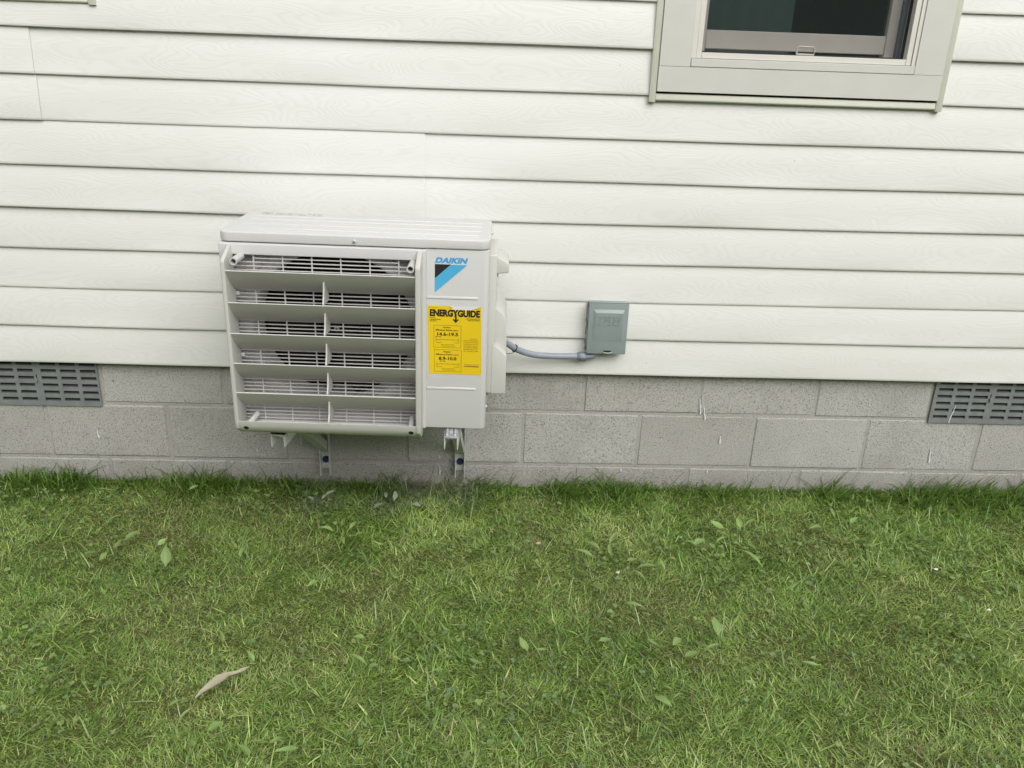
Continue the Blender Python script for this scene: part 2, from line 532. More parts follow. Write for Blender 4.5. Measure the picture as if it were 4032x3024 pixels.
OPEN = [(0.346, 1.214, 7, 15), (-2.11, -1.264, 9, 17)]      # window openings: x0, x1, first course, last course
def spans(n, x0, x1):
    out = [(x0, x1)]
    for (a, b, c0, c1) in OPEN:
        if c0 <= n < c1:
            nxt = []
            for (s, e) in out:
                if b <= s or a >= e: nxt.append((s, e)); continue
                if a > s: nxt.append((s, a))
                if b < e: nxt.append((b, e))
            out = nxt
    return out

sid_back = G().box(XL, XR, 0.012, 0.03, 0.47, 1.335)
sid_back.box(XL, -2.10, 0.012, 0.03, 1.3352, 2.75).box(-1.28, 0.36, 0.012, 0.03, 1.3352, 2.75).box(1.20, XR, 0.012, 0.03, 1.3352, 2.75)
sid_back.box(-2.0998, -1.2802, 0.012, 0.03, 1.3352, 1.54)
SIDING = sid_back.build('siding_wall', 'sheath', HOUSE)

def siding_panel(n0, x0, x1, out=0.0):
    if len(spans(n0, x0, x1)) > 1 and spans(n0, x0, x1) == spans(n0 + 1, x0, x1):
        for (s, e) in spans(n0, x0, x1): siding_panel(n0, s, e, out)
        return
    g = G()
    for n in (n0, n0 + 1):
        for (s, e) in spans(n, x0, x1):
            k = max(2, int((e - s) / 0.06) + 1)
            rows = []
            xs_ = [s, s + 0.0012] + [s + (e - s) * i / (k - 1) for i in range(1, k - 1)] + [e - 0.0012, e]
            k = len(xs_)
            for x in xs_:
                z = lip_z(n, x); zt = lip_z(n + 1, x)
                w = 0.0008 * math.sin(5.0 * x + 2.1 * n) + 0.0005 * math.sin(13 * x + n)
                prof = [(-0.0200, z + 0.0030), (-0.0298, z + 0.0004), (-0.0309, z + 0.0001), (-0.0314, z + 0.0010),
                        (-0.0313 + w, z + 0.0070), (-0.0272 + w, z + (zt - z) * 0.45), (-0.0218, zt + 0.0012), (-0.0205, zt + 0.0050)]
                rows.append([(x, y - out, zz) for (y, zz) in prof])
            m = len(rows[0])
            vs = [p for r in rows for p in r]
            fs = [(i * m + j, i * m + j + 1, (i + 1) * m + j + 1, (i + 1) * m + j) for i in range(k - 1) for j in range(m - 1)]
            g.add(vs, fs)
    o = g.build('siding_panel', 'siding', SIDING, smooth=True, angle=50)
    sm = o.modifiers.new('thickness', 'SOLIDIFY'); sm.thickness = 0.0011; sm.offset = 1.0
    return o

LAPS = {0: [1.93], 2: [-2.2], 4: [-0.333], 6: [-1.459], 8: [2.35], 10: [0.2], 12: [-1.1], 14: [1.6], 16: [-0.4]}
for n0 in range(0, NCOURSE, 2):
    cuts = [XL] + LAPS.get(n0, []) + [XR]
    for i in range(len(cuts) - 1):
        last = i == len(cuts) - 2
        siding_panel(n0, cuts[i] - (0.02 if i else 0), cuts[i + 1], out=0.0 if last else 0.0045)

# a few scuffs on the siding
def smear(name, pts, y, mat, parent):
    g = G()
    c = (sum(p[0] for p in pts) / len(pts), sum(p[1] for p in pts) / len(pts))
    vs = [(c[0], y - 0.0004, c[1])] + [(px, y, pz) for px, pz in pts]
    k = len(pts)
    g.add(vs, [(0, 1 + i, 1 + (i + 1) % k) for i in range(k)])
    g.add([(px, y + 0.003, pz) for px, pz in pts], [tuple(range(k))])
    return g.build(name, mat, parent)

# foundation: mortar core with single blocks in front of it
CORE = G().box(XL, XR, 0.0032, 0.19, -0.16, 0.52).build('foundation_wall', 'mortar', HOUSE)
BW, BH, J = 0.4064, 0.2032, 0.0115
block_meshes = []
for k in range(5):
    g = G().box(-(BW - J) / 2, (BW - J) / 2, -0.0, 0.055, -(BH - J) / 2, (BH - J) / 2)
    me = bpy.data.meshes.new('concrete_block')
    me.from_pydata(g.v, [], g.f)
    bm = bmesh.new(); bm.from_mesh(me)
    bmesh.ops.bevel(bm, geom=bm.edges[:], offset=0.0035, segments=1, affect='EDGES')
    for v in bm.verts:
        v.co.x += random.uniform(-0.0016, 0.0016); v.co.z += random.uniform(-0.0014, 0.0014); v.co.y += random.uniform(-0.0006, 0.0006)
    bm.to_mesh(me); bm.free()
    me.materials.append(M['block'])
    block_meshes.append(me)
VENT_X = [(-1.8315, -1.4285), (1.4265, 1.8295)]
for row, (zc, off) in enumerate(((0.09 - BH / 2, 0.5), (0.09 + BH / 2, 0.0), (0.09 + 1.5 * BH, 0.5))):
    for k in range(-12, 12):
        xc = (k + off + 0.5) * BW + random.uniform(-0.002, 0.002)
        if row == 0: xc -= 0.012
        if abs(xc) > 4.45: continue
        if row == 2 and any(a - 0.05 < xc < b + 0.05 for a, b in VENT_X): continue
        o = link('concrete_block', random.choice(block_meshes), (xc, random.uniform(-0.0012, 0.0012), zc), CORE)

# drips of white paint on the blocks
DRIPS = [((0.6093, 0.3537), (0.6166, 0.2994), 3.6), ((0.626, 0.323), (0.6341, 0.2788), 3.4), ((0.6974, 0.2166), (0.6986, 0.1872), 3.6),
         ((0.3554, 0.0844), (0.3565, 0.0702), 3.0), ((0.6664, 0.0859), (0.6669, 0.0694), 3.0), ((0.3778, 0.1808), (0.3775, 0.1727), 2.4),
         ((1.4599, 0.1843), (1.4658, 0.1279), 3.6), ((1.5102, 0.3505), (1.4983, 0.2855), 3.0), ((-1.4612, 0.1924), (-1.4591, 0.1664), 3.4),
         ((-0.2886, 0.1224), (-0.2886, 0.1116), 3.0), ((-0.288, 0.082), (-0.2879, 0.0471), 3.2), ((-0.769, 0.1867), (-0.768, 0.156), 2.4),
         ((-0.9226, 0.1359), (-0.9231, 0.1289), 3.0)]
for (a, b, w) in DRIPS:
    k = 7
    y = -0.0044 if not (1.49 < a[0] < 1.52) else -0.0090
    pts, rad = [], []
    for i in range(k):
        t = i / (k - 1)
        pts.append((a[0] + (b[0] - a[0]) * t + random.uniform(-0.0012, 0.0012), y + 0.0012, a[1] + (b[1] - a[1]) * t))
        rad.append(w / 1550 * (0.45 + 0.75 * t) * random.uniform(0.8, 1.15))
    G().tube(pts, 0, 6, radii=rad).build('paint_drip', 'paint_white', CORE, smooth=True, angle=80)

# foundation vents
def foundation_vent(x0, label):
    x1 = x0 + 0.403
    y0, y1 = -0.0062, -0.0022
    xs = [x0, x0 + 0.0125]
    for i in range(6):
        s = x0 + 0.0125 + i * 0.0642 + (0.012 if i > 2 else 0)
        if i: xs.append(s)
        xs.append(s + 0.0515)
    xs.append(x1)
    zs = [0.2835]
    for j in range(7):
        zs += [0.3012 + j * 0.0255, 0.3132 + j * 0.0255]
    zs += [0.4925]
    g = G().plate(xs, zs, lambda i, j: not (i % 2 == 1 and j % 2 == 1), y0, y1)
    v = g.build('foundation_vent', 'vent', HOUSE, weld=True)
    tag(v, label)
    G().box(x0 + 0.006, x1 - 0.006, 0.0012, 0.0038, 0.288, 0.488).build('backing', 'vent_dark', v)
    for j in range(7):
        zc = 0.3012 + j * 0.0255
        G().prism([(-0.0018, zc - 0.006), (-0.0008, zc - 0.006), (0.0006, zc + 0.003), (-0.0004, zc + 0.003)], 'X', x0 + 0.012, x1 - 0.012).build('slat', 'slat', v)
    xc = x0 + 0.2015
    G().box(xc - 0.0035, xc + 0.0035, -0.014, -0.0064, 0.369, 0.381).build('lever', 'vent', v, bevel=0.0012)
    G().box(xc - 0.0016, xc + 0.0016, -0.0068, -0.0061, 0.3815, 0.395).build('lever_slot', 'black', v)
foundation_vent(-1.8315, 'slotted grey metal vent in the foundation, left of the heat pump')
foundation_vent(1.4265, 'slotted grey metal vent in the foundation, below the window')

# windows
def window(x0, x1, zb, zt, label):
    """x0..x1, zb..zt: outer edge of the siding channel round the casing"""
    cx0, cx1, cz0 = x0 + 0.0205, x1 - 0.0205, zb + 0.0265
    ct = zt - 0.03
    f0, f1, fz = cx0 + 0.107, cx1 - 0.100, cz0 + 0.0955
    g = G()
    w = 0.0165
    g.box(f0, f0 + w, -0.040, 0.075, fz, ct - 0.09).box(f1 - w, f1, -0.040, 0.075, fz, ct - 0.09)
    g.box(f0 + w, f1 - w, -0.0395, 0.0745, fz, fz + w).box(f0 + w, f1 - w, -0.0395, 0.0745, ct - 0.09 - w, ct - 0.09)
    win = g.build('window', 'frame', HOUSE, bevel=0.0012, segs=1)
    tag(win, label)
    cb = 0.0705
    def board(*a): return G().box(*a).build('casing_board', 'trim', win, bevel=0.0006, segs=1)
    board(cx0, cx1, -0.047, -0.010, cz0, cz0 + cb)
    board(cx0, f0 - 0.015, -0.0468, -0.010, cz0 + cb + 0.0006, ct)
    board(f1 + 0.012, cx1, -0.0468, -0.010, cz0 + cb + 0.0006, ct)
    board(f0 - 0.0145, f1 + 0.0115, -0.0466, -0.010, ct - 0.088, ct)
    G().box(f0 - 0.0140, f1 + 0.0110, -0.0485, -0.010, cz0 + cb + 0.0010, fz - 0.0008).build('sill_strip', 'trim', win, bevel=0.0012, segs=1)
    G().box(f0 - 0.0145, f0 - 0.0005, -0.0435, -0.01, fz, ct - 0.089).build('stop_bead', 'frame', win)
    G().box(f1 + 0.0005, f1 + 0.0115, -0.0435, -0.01, fz, ct - 0.089).build('stop_bead', 'frame', win)
    # siding channel round the casing
    def chan(a): return a.build('trim_channel', 'channel', win, bevel=0.0015, segs=2)
    chan(G().prism([(-0.041, 0), (-0.043, 0.004), (-0.043, 0.016), (-0.041, 0.020), (-0.010, 0.020), (-0.010, 0.0)], 'Z', zb - 0.006, zt).__class__().box(x0, cx0 - 0.0008, -0.0420, -0.010, zb - 0.004, zt))
    chan(G().box(cx1 + 0.0008, x1, -0.0420, -0.010, zb - 0.004, zt))
    chan(G().prism([(-0.0385, zb + 0.0005), (-0.0415, zb + 0.004), (-0.0400, zb + 0.012), (-0.0385, zb + 0.0205), (-0.010, zb + 0.0205), (-0.010, zb + 0.0005)], 'X', cx0 - 0.0004, cx1 + 0.0004))
    chan(G().box(cx0 - 0.0004, cx1 + 0.0004, -0.041, -0.010, ct + 0.002, zt - 0.001))
    # sash, pane, screen
    s0, s1, sz = f0 + w, f1 - w, fz + w
    st = ct - 0.09 - w
    s = G()
    s.box(s0, s0 + 0.022, 0.020, 0.050, sz + 0.002, st).box(s1 - 0.044, s1 - 0.012, 0.020, 0.050, sz + 0.002, st)
    s.box(s0 + 0.022, s1 - 0.044, 0.0205, 0.0495, sz + 0.012, sz + 0.064).box(s0 + 0.022, s1 - 0.044, 0.0205, 0.0495, st - 0.05, st)
    sash = s.build('sash', 'sash', win, bevel=0.002, segs=1)
    G().box(s1 - 0.0119, s1 - 0.0003, 0.008, 0.060, sz, st).build('sash_track', 'fitting', win)
    G().box(s0 + 0.020, s1 - 0.046, 0.034, 0.038, sz + 0.060, st - 0.045).build('pane', 'glass', win)
    G().box(s0 + 0.001, s1 - 0.001, -0.0118, -0.0110, sz + 0.001, st - 0.001).build('insect_screen', 'screen', win)
    e = G()
    for (a, b, c, dd) in ((s0, s0 + 0.004, sz, st), (s1 - 0.004, s1, sz, st), (s0 + 0.004, s1 - 0.004, sz, sz + 0.0045)):
        e.box(a, b, -0.018, -0.008, c, dd)
    e.build('screen_frame', 'black', win)
    xm = (s0 + s1) / 2 + 0.008
    p = [(xm - 0.026, sz + 0.004), (xm - 0.026, sz + 0.020), (xm - 0.021, sz + 0.025), (xm + 0.021, sz + 0.025), (xm + 0.026, sz + 0.020), (xm + 0.026, sz + 0.004)]
    G().tube([(a, -0.020, b) for a, b in p] + [(p[0][0], -0.020, p[0][1])], 0.0030, 8).build('pull_tab', 'pull', win, smooth=True)
    # unlit room behind
    r = G()
    a, b, c, dd = x0 - 0.5, x1 + 0.5, zb - 0.6, zt + 0.1
    r.add([(a, 0.20, c), (b, 0.20, c), (b, 2.6, c), (a, 2.6, c), (a, 0.20, dd), (b, 0.20, dd), (b, 2.6, dd), (a, 2.6, dd)],
          [(0, 1, 2, 3), (4, 5, 6, 7), (1, 2, 6, 5), (2, 3, 7, 6), (3, 0, 4, 7)])
    r.plate([a, s0 - 0.01, s1 + 0.01, b], [c, sz - 0.01, st + 0.01, dd], lambda i, j: not (i == 1 and j == 1), 0.0755, 0.1995)
    r.build('room', 'room', win)
    k = G()
    xa, xb = s0 - 0.05, s0 + (s1 - s0) * 0.57
    pts = [(xa + (xb - xa) * i / 30, 0.235 + 0.003 * math.sin(i * 1.4)) for i in range(31)]
    k.prism(pts + [(x, y + 0.003) for x, y in pts[::-1]], 'Z', sz - 0.1, st)
    k.build('curtain', 'curtain', win, smooth=True)
    return win
window(0.3325, 1.2225, 1.3240, 2.42, 'cream casement window with insect screen, above and right of the heat pump')
window(-2.126, -1.2560, 1.5310, 2.52, 'cream window whose corner shows at the top left edge')

# upper end of the wall and the eave that closes it
G().box(XL, XR, -0.036, 0.19, 2.738, 2.80).build('fascia', 'trim', HOUSE)

# ---------------------------------------------------------------- heat pump
BX0, BX1, FY, BYK, BZ0, BZ1 = -0.8535, -0.1335, -0.420, -0.105, 0.415, 0.968
PIV = Vector((-0.4925, -0.424, 0.968))
HROT = Matrix.Rotation(RAD(-1.11), 4, 'Z') @ Matrix.Rotation(RAD(0.62), 4, 'X') @ Matrix.Rotation(RAD(0.3), 4, 'Y')
root0 = Vector((-0.4925, -0.26, BZ0))
HP = thing('heat_pump', root0, 'ivory mini-split heat pump with louvred wind guard on wall brackets', 'heat pump')
HP.rotation_euler = HROT.to_euler()
HP.location = Vector((-0.4915, -0.4317, 0.9722)) + HROT @ (root0 - PIV)

# casing
c = G()
right = [(-0.306, -0.11), (-0.306, FY)] + [(BX1 - 0.016 + 0.016 * math.sin(RAD(a)), FY + 0.016 - 0.016 * math.cos(RAD(a))) for a in range(0, 91, 15)] + [(BX1, -0.11)]
c.prism(right, 'Z', BZ0, 0.9395)
c.box(BX0, BX0 + 0.010, -0.412, -0.1099, BZ0 + 0.0002, 0.9393)
c.box(BX0 + 0.010, -0.306, -0.114, -0.1101, BZ0 + 0.0004, 0.9391)
c.box(BX0 + 0.010, -0.306, -0.408, -0.1142, BZ0 + 0.0006, BZ0 + 0.012)
casing = c.build('casing', 'cabinet', HP, bevel=0.0035, segs=3)
# raised frame round the fan grille
fr = G().plate([BX0 - 0.0002, -0.829, -0.324, -0.3035], [BZ0 + 0.001, 0.4225, 0.9085, 0.9385], lambda i, j: not (i == 1 and j == 1), FY - 0.012, FY + 0.012)
fr.build('grille_frame', 'cabinet', HP, bevel=0.005, segs=3, weld=True)
# pressed grooves on the service panel, as slim ribs with their own edges
for (z0, z1) in ((0.8020, 0.8110), (0.5350, 0.5435)):
    G().prism([(FY + 0.001, z1), (FY - 0.0004, z1 - 0.0005), (FY - 0.0020, z0 + 0.0030), (FY - 0.0018, z0 + 0.0012), (FY + 0.001, z0 + 0.0002)], 'X', -0.3030, -0.163).build('pressed_rib', 'cabinet', HP, bevel=0.0008, segs=1)
# lid
lid = G().prism(rounded_rect(BX0 - 0.0015, BX1 + 0.0015, FY - 0.004, -0.122, 0.026), 'Z', 0.9412, BZ1)
lid = lid.build('lid', 'cabinet', HP, bevel=0.004, segs=3, angle=32)
for (y, x0, x1, w) in ((-0.190, -0.822, -0.160, 0.0055), (-0.240, -0.822, -0.160, 0.0055), (-0.305, -0.822, -0.160, 0.0055), (-0.365, -0.822, -0.162, 0.0055), (-0.392, -0.822, -0.62, 0.003), (-0.392, -0.43, -0.165, 0.003)):
    h = 0.0016 if w > 0.004 else 0.0008
    G().prism([(y - w, BZ1 - 0.001), (y - w * 0.5, BZ1 + h), (y + w * 0.6, BZ1 + h), (y + w, BZ1 - 0.001)], 'X', x0, x1).build('pressed_rib', 'cabinet', lid, bevel=0.001, segs=2)
# no-step mark printed at the back of the lid
mk = G()
cx, cy, rr = -0.795, -0.150, 0.0155
vs, fs = [], []
for k in range(28):
    a = 2 * math.pi * k / 28
    vs += [(cx + rr * math.cos(a), cy + rr * math.sin(a), BZ1 + 0.0004), (cx + (rr - 0.0022) * math.cos(a), cy + (rr - 0.0022) * math.sin(a), BZ1 + 0.0004)]
for k in range(28):
    b = (k + 1) % 28
    fs.append((2 * k, 2 * b, 2 * b + 1, 2 * k + 1))
mk.add(vs, fs)
q = 0.0095
mk.add([(cx - q - 0.001, cy + q - 0.001, BZ1 + 0.0004), (cx - q + 0.001, cy + q + 0.001, BZ1 + 0.0004), (cx + q + 0.001, cy - q + 0.001, BZ1 + 0.0004), (cx + q - 0.001, cy - q - 0.001, BZ1 + 0.0004)], [(0, 1, 2, 3)])
x = cx + 0.026
rs = random.Random(3)
while x < -0.635:                                  # two rows of worn, no longer legible print
    w = rs.uniform(0.004, 0.015)
    for (yy, h) in ((cy - 0.014, 0.006), (cy + 0.004, 0.0035)):
        if rs.random() < 0.82:
            mk.add([(x, yy, BZ1 + 0.0004), (x + w, yy, BZ1 + 0.0004), (x + w, yy + h, BZ1 + 0.0004), (x, yy + h, BZ1 + 0.0004)], [(0, 1, 2, 3)])
    x += w + rs.uniform(0.0015, 0.005)
mk.build('lid_print', 'ghost_ink', lid)

def screw(cx, cy, cz, axis, r, mat, parent, name='screw'):
    g = G()
    ax = {'Y': Vector((0, -1, 0)), 'X': Vector((1, 0, 0))}[axis]
    p = Vector((cx, cy, cz))
    g.tube([p - ax * 0.003, p + ax * 0.0004, p + ax * 0.0022, p + ax * 0.0034], 0, 14, radii=[r, r, r * 0.93, r * 0.55])
    s = g.build(name, mat, parent, smooth=True, angle=50)
    if axis == 'Y':
        h = G().box(cx - r * 0.5, cx + r * 0.5, cy - 0.0040, cy - 0.0030, cz - r * 0.12, cz + r * 0.12)
        h.box(cx - r * 0.12, cx + r * 0.12, cy - 0.0041, cy - 0.0030, cz - r * 0.5, cz + r * 0.5)
        h.build('screw_recess', 'black', s)
    return s
screw(-0.4945, FY - 0.0045, 0.9525, 'Y', 0.0055, 'zinc', HP)
screw(BX1 + 0.004, -0.245, 0.9535, 'X', 0.0050, 'zinc', HP)
screw(BX1 + 0.001, -0.36, 0.462, 'X', 0.0045, 'cabinet', HP)

# fan shroud, fan and coil behind the grille
FC, FR = (-0.563, 0.692), 0.222
sh = G()
nn = 64
prof = [(-0.389, None), (-0.391, FR + 0.030), (-0.394, FR + 0.018), (-0.391, FR + 0.006), (-0.380, FR), (-0.310, FR - 0.004)]
corners = [(-0.840, 0.425), (-0.308, 0.425), (-0.308, 0.935), (-0.840, 0.935)]
def square_pt(a):
    dx, dz = math.cos(a), math.sin(a)
    best = 1e9
    for (lim, comp) in (((-0.308 - FC[0]), dx), ((-0.840 - FC[0]), dx), ((0.935 - FC[1]), dz), ((0.425 - FC[1]), dz)):
        if abs(comp) > 1e-6 and lim / comp > 0: best = min(best, lim / comp)
    return FC[0] + dx * best, FC[1] + dz * best
vs, fs = [], []
for (y, r) in prof:
    for k in range(nn):
        a = 2 * math.pi * (k + 0.5) / nn
        px, pz = square_pt(a) if r is None else (FC[0] + r * math.cos(a), FC[1] + r * math.sin(a))
        vs.append((px, y, pz))
for i in range(len(prof) - 1):
    for k in range(nn):
        fs.append((i * nn + k, i * nn + (k + 1) % nn, (i + 1) * nn + (k + 1) % nn, (i + 1) * nn + k))
sh.add(vs, fs)
shroud = sh.build('fan_shroud', 'shroud', HP, smooth=True, angle=30)
for (a0, a1, r) in ((200, 250, 0.262), (290, 338, 0.262), (205, 245, 0.290), (112, 158, 0.262), (22, 66, 0.262), (118, 150, 0.292)):
    pts = []
    for k in range(13):
        a = RAD(a0 + (a1 - a0) * k / 12)
        pts.append((FC[0] + r * math.cos(a), -0.3925, FC[1] + r * math.sin(a)))
    G().tube(pts, 0.0022, 6).build('shroud_rib', 'shroud', shroud, smooth=True)
fan_g = G().tube([(FC[0], -0.335, FC[1] - 0.01), (FC[0], -0.322, FC[1] - 0.01), (FC[0], -0.25, FC[1] - 0.01)], 0, 24, radii=[0.040, 0.052, 0.054])
fan = fan_g.build('fan_hub', 'fan', HP, smooth=True, angle=40)
for b in range(3):
    vs, fs = [], []
    for i in range(9):
        r = 0.050 + (FR - 0.062) * i / 8
        for j in range(9):
            t = j / 8
            a = RAD(b * 120 + 25 + 84 * t + 18 * (i / 8) ** 1.4)
            y = -0.330 + 0.075 * t - 0.01 * math.sin(math.pi * t)
            vs.append((FC[0] + r * math.cos(a), y, FC[1] - 0.01 + r * math.sin(a)))
    fs = [(i * 9 + j, i * 9 + j + 1, (i + 1) * 9 + j + 1, (i + 1) * 9 + j) for i in range(8) for j in range(8)]
    bl = G().add(vs, fs).build('fan_blade', 'fan', HP, smooth=True, angle=80)
    bl.modifiers.new('thickness', 'SOLIDIFY').thickness = 0.003
screw(-0.5680, -0.3365, 0.6790, 'Y', 0.0075, 'zinc', HP, 'fan_nut')
co = G().box(BX0 + 0.02, -0.31, -0.150, -0.118, 0.43, 0.93)
for k in range(16):
    z = 0.445 + k * 0.030
    co.tube([(BX0 + 0.03, -0.153, z), (-0.32, -0.153, z)], 0.0035, 6)
co.build('coil', 'coil', HP)

# fan grille: fine rods, too thin to pick apart one by one
rods = G()
for k in range(44):
    z = 0.43165 + k * 0.01085
    xa, xb = (-0.826, -0.327)
    if k >= 43: xa, xb = (-0.766, -0.377)
    rods.box(xa, xb, FY - 0.0040, FY - 0.0008, z - 0.00125, z + 0.00125)
for x in (-0.7661, -0.6880, -0.6105, -0.5330, -0.4548, -0.3773):
    rods.box(x - 0.0015, x + 0.0015, FY - 0.0030, FY + 0.0020, 0.4235, 0.9060)
tag(rods.build('fan_grille', 'grille', HP), kind='stuff')

# wind guard: two side plates, six curved blades, centre ribs and corner tubes
sp = [(FY - 0.003, 0.936), (FY - 0.018, 0.936), (-0.4985, 0.909), (-0.5020, 0.902), (-0.5020, 0.449), (-0.4960, 0.428), (-0.4620, 0.402), (FY - 0.003, 0.399)]
guard = link('wind_guard', None, (-0.572, FY, 0.40), HP)
for (xa, xb) in ((-0.8295, -0.8188), (-0.3262, -0.3125)):
    G().prism(sp, 'X', xa, xb).build('side_plate', 'plastic', guard, bevel=0.0028, segs=3)
LIPS = [0.8800, 0.7940, 0.7086, 0.6234, 0.5376]
def blade(zl):
    top = [(-0.5005, zl), (-0.4890, zl - 0.0150), (-0.4760, zl - 0.0300), (-0.4610, zl - 0.0440), (-0.4450, zl - 0.0565), (-0.4280, zl - 0.0670)]
    th = 0.0030
    back = []
    for i, (y, z) in enumerate(top):
        a = top[max(0, i - 1)]; b = top[min(len(top) - 1, i + 1)]
        t = Vector((b[0] - a[0], b[1] - a[1])).normalized()
        back.append((y - t.y * th, z + t.x * th))
    g = G()
    k = len(top)
    for xx in (-0.8187, -0.3263):
        pass
    vs = [(-0.8187, y, z) for y, z in top] + [(-0.8187, y, z) for y, z in back] + [(-0.3263, y, z) for y, z in top] + [(-0.3263, y, z) for y, z in back]
    fs = []
    for i in range(k - 1):
        fs.append((i, i + 1, 2 * k + i + 1, 2 * k + i))
        fs.append((k + i, k + i + 1, 3 * k + i + 1, 3 * k + i))
        fs.append((i, i + 1, k + i + 1, k + i)); fs.append((2 * k + i, 2 * k + i + 1, 3 * k + i + 1, 3 * k + i))
    fs.append((0, k, 3 * k, 2 * k)); fs.append((k - 1, 2 * k - 1, 4 * k - 1, 3 * k - 1))
    return g.add(vs, fs).build('louver_blade', 'plastic', guard, smooth=True, angle=42)
for zl in LIPS:
    blade(zl)
# the lowest blade closes the bottom
bt = [(-0.5005, 0.4524), (-0.4985, 0.4380), (-0.4905, 0.4230), (-0.4760, 0.4100), (-0.4580, 0.4015), (-0.4300, 0.3985), (-0.4300, 0.4020), (-0.4560, 0.4050), (-0.4735, 0.4135), (-0.4875, 0.4260), (-0.4950, 0.4395), (-0.4970, 0.4524)]
low = G().prism(bt, 'X', -0.8187, -0.3263).build('louver_blade', 'plastic', guard, smooth=True, angle=42)
for k, zl in enumerate(LIPS):
    zn = (LIPS + [0.4524])[k + 1]
    x = -0.5690
    G().prism([(-0.4790, zl - 0.0260), (-0.4880, zn + 0.022), (-0.4990, zn + 0.0035), (-0.4940, zn + 0.0005), (-0.4300, zn - 0.002), (-0.4300, zl - 0.0665)], 'X', x - 0.0020, x + 0.0020).build('centre_rib', 'plastic', guard)
for (x, z) in ((-0.7960, 0.9050), (-0.3385, 0.9010)):
    G().ring((x, z), -0.4980, -0.4330, 0.0100, 0.0070, 22, floor=-0.4600).build('corner_tube', 'plastic', guard, smooth=True)
for (xa, xb) in ((-0.7850, -0.7990), (-0.3440, -0.3420)):
    G().tube([(xa, -0.4330, 0.4480), (xb, -0.4930, 0.4330)], 0.0080, 18).build('corner_tube', 'plastic', guard, smooth=True, angle=50)
for x in (-0.8010, -0.3400):
    g = G().tube([(x, -0.4932, 0.4312), (x, -0.4951, 0.4302)], 0.0070, 20)
    g.build('drain_hole', 'black', guard, smooth=True)
for (x, z) in ((-0.8130, 0.8020), (-0.8130, 0.6250), (-0.8130, 0.4580 + 0.014), (-0.3300, 0.8020), (-0.3300, 0.6250)):
    G().box(x - 0.0055, x + 0.0055, -0.4330, -0.4265, z - 0.005, z + 0.005).build('clip', 'plastic', guard, bevel=0.0015)

# valve cover on the right side
VY0, VY1 = -0.372, -0.150
v = G()
v.box(BX1 - 0.002, -0.1125, VY0, VY1, 0.508, 0.918)
cover = v.build('valve_cover', 'plastic', HP, bevel=0.004, segs=3)
G().prism([(-0.126, 0.917), (-0.0915, 0.9010), (-0.0800, 0.8920), (-0.0790, 0.8660), (-0.1175, 0.8610)], 'Y', VY0 + 0.012, -0.2450).build('cover_handle', 'plastic', cover, bevel=0.004, segs=3)
G().prism([(-0.1180, 0.8545), (-0.1090, 0.8500), (-0.1085, 0.8300), (-0.1150, 0.8260), (-0.118, 0.8270)], 'Y', VY0 + 0.010, -0.2450).build('grip', 'plastic', cover, bevel=0.002, segs=2)
G().prism([(-0.1200, 0.7600), (-0.1090, 0.7600), (-0.0900, 0.7430), (-0.0800, 0.7200), (-0.0785, 0.6200), (-0.1200, 0.6200)], 'Y', VY0 + 0.028, -0.1520).build('cover_bulge', 'plastic', cover, bevel=0.004, segs=3)
G().prism([(-0.1200, 0.6660), (-0.1165, 0.6600), (-0.0780, 0.6260), (-0.0775, 0.5100), (-0.1200, 0.5080)], 'Y', VY0 - 0.002, -0.1540).build('cover_skirt', 'plastic', cover, bevel=0.004, segs=3)
G().box(BX1 - 0.001, BX1 + 0.007, -0.345, -0.325, 0.480, 0.5075).build('bracket_tab', 'cabinet', HP, bevel=0.001)

# brand panel: wordmark over a triangle and a slanted band
def flat(name, polys, y, mat, parent, thick=0.0005):
    g = G()
    for p in polys:
        g.prism(p, 'Y', y - thick, y)
    return g.build(name, mat, parent)
YL = FY - 0.0003
flat('emblem', [[(-0.2805, 0.8990), (-0.2375, 0.8990), (-0.2805, 0.8600)]], YL, 'black', HP)
flat('emblem', [[(-0.2370, 0.8988), (-0.1935, 0.8988), (-0.2805, 0.8205), (-0.2805, 0.8595)]], YL, 'band_blue', HP)
def lettering(name, body, x, z, height, mat, parent, y, align='LEFT', bold=0.0, shear=0.0, width=None, spacing=1.0, thick=0.0):
    vs, fs = text_mesh(body, height / 0.72, align, bold, shear, 0.0, spacing)
    if not vs: return None
    vs = np.array(vs)
    if width:
        w = vs[:, 0].max() - vs[:, 0].min()
        x00 = {'LEFT': vs[:, 0].min(), 'CENTER': 0.0, 'RIGHT': vs[:, 0].max()}[align]
        vs[:, 0] = (vs[:, 0] - x00) * width / w
    g = G()
    g.add([(x + p[0], y, z + p[1]) for p in vs], fs)
    return g.build(name, mat, parent)
lettering('wordmark', 'DAIKIN', -0.2805, 0.9035, 0.0140, 'logo_blue', HP, YL - 0.0004, bold=0.0011, shear=0.28, width=0.0895, spacing=1.05)

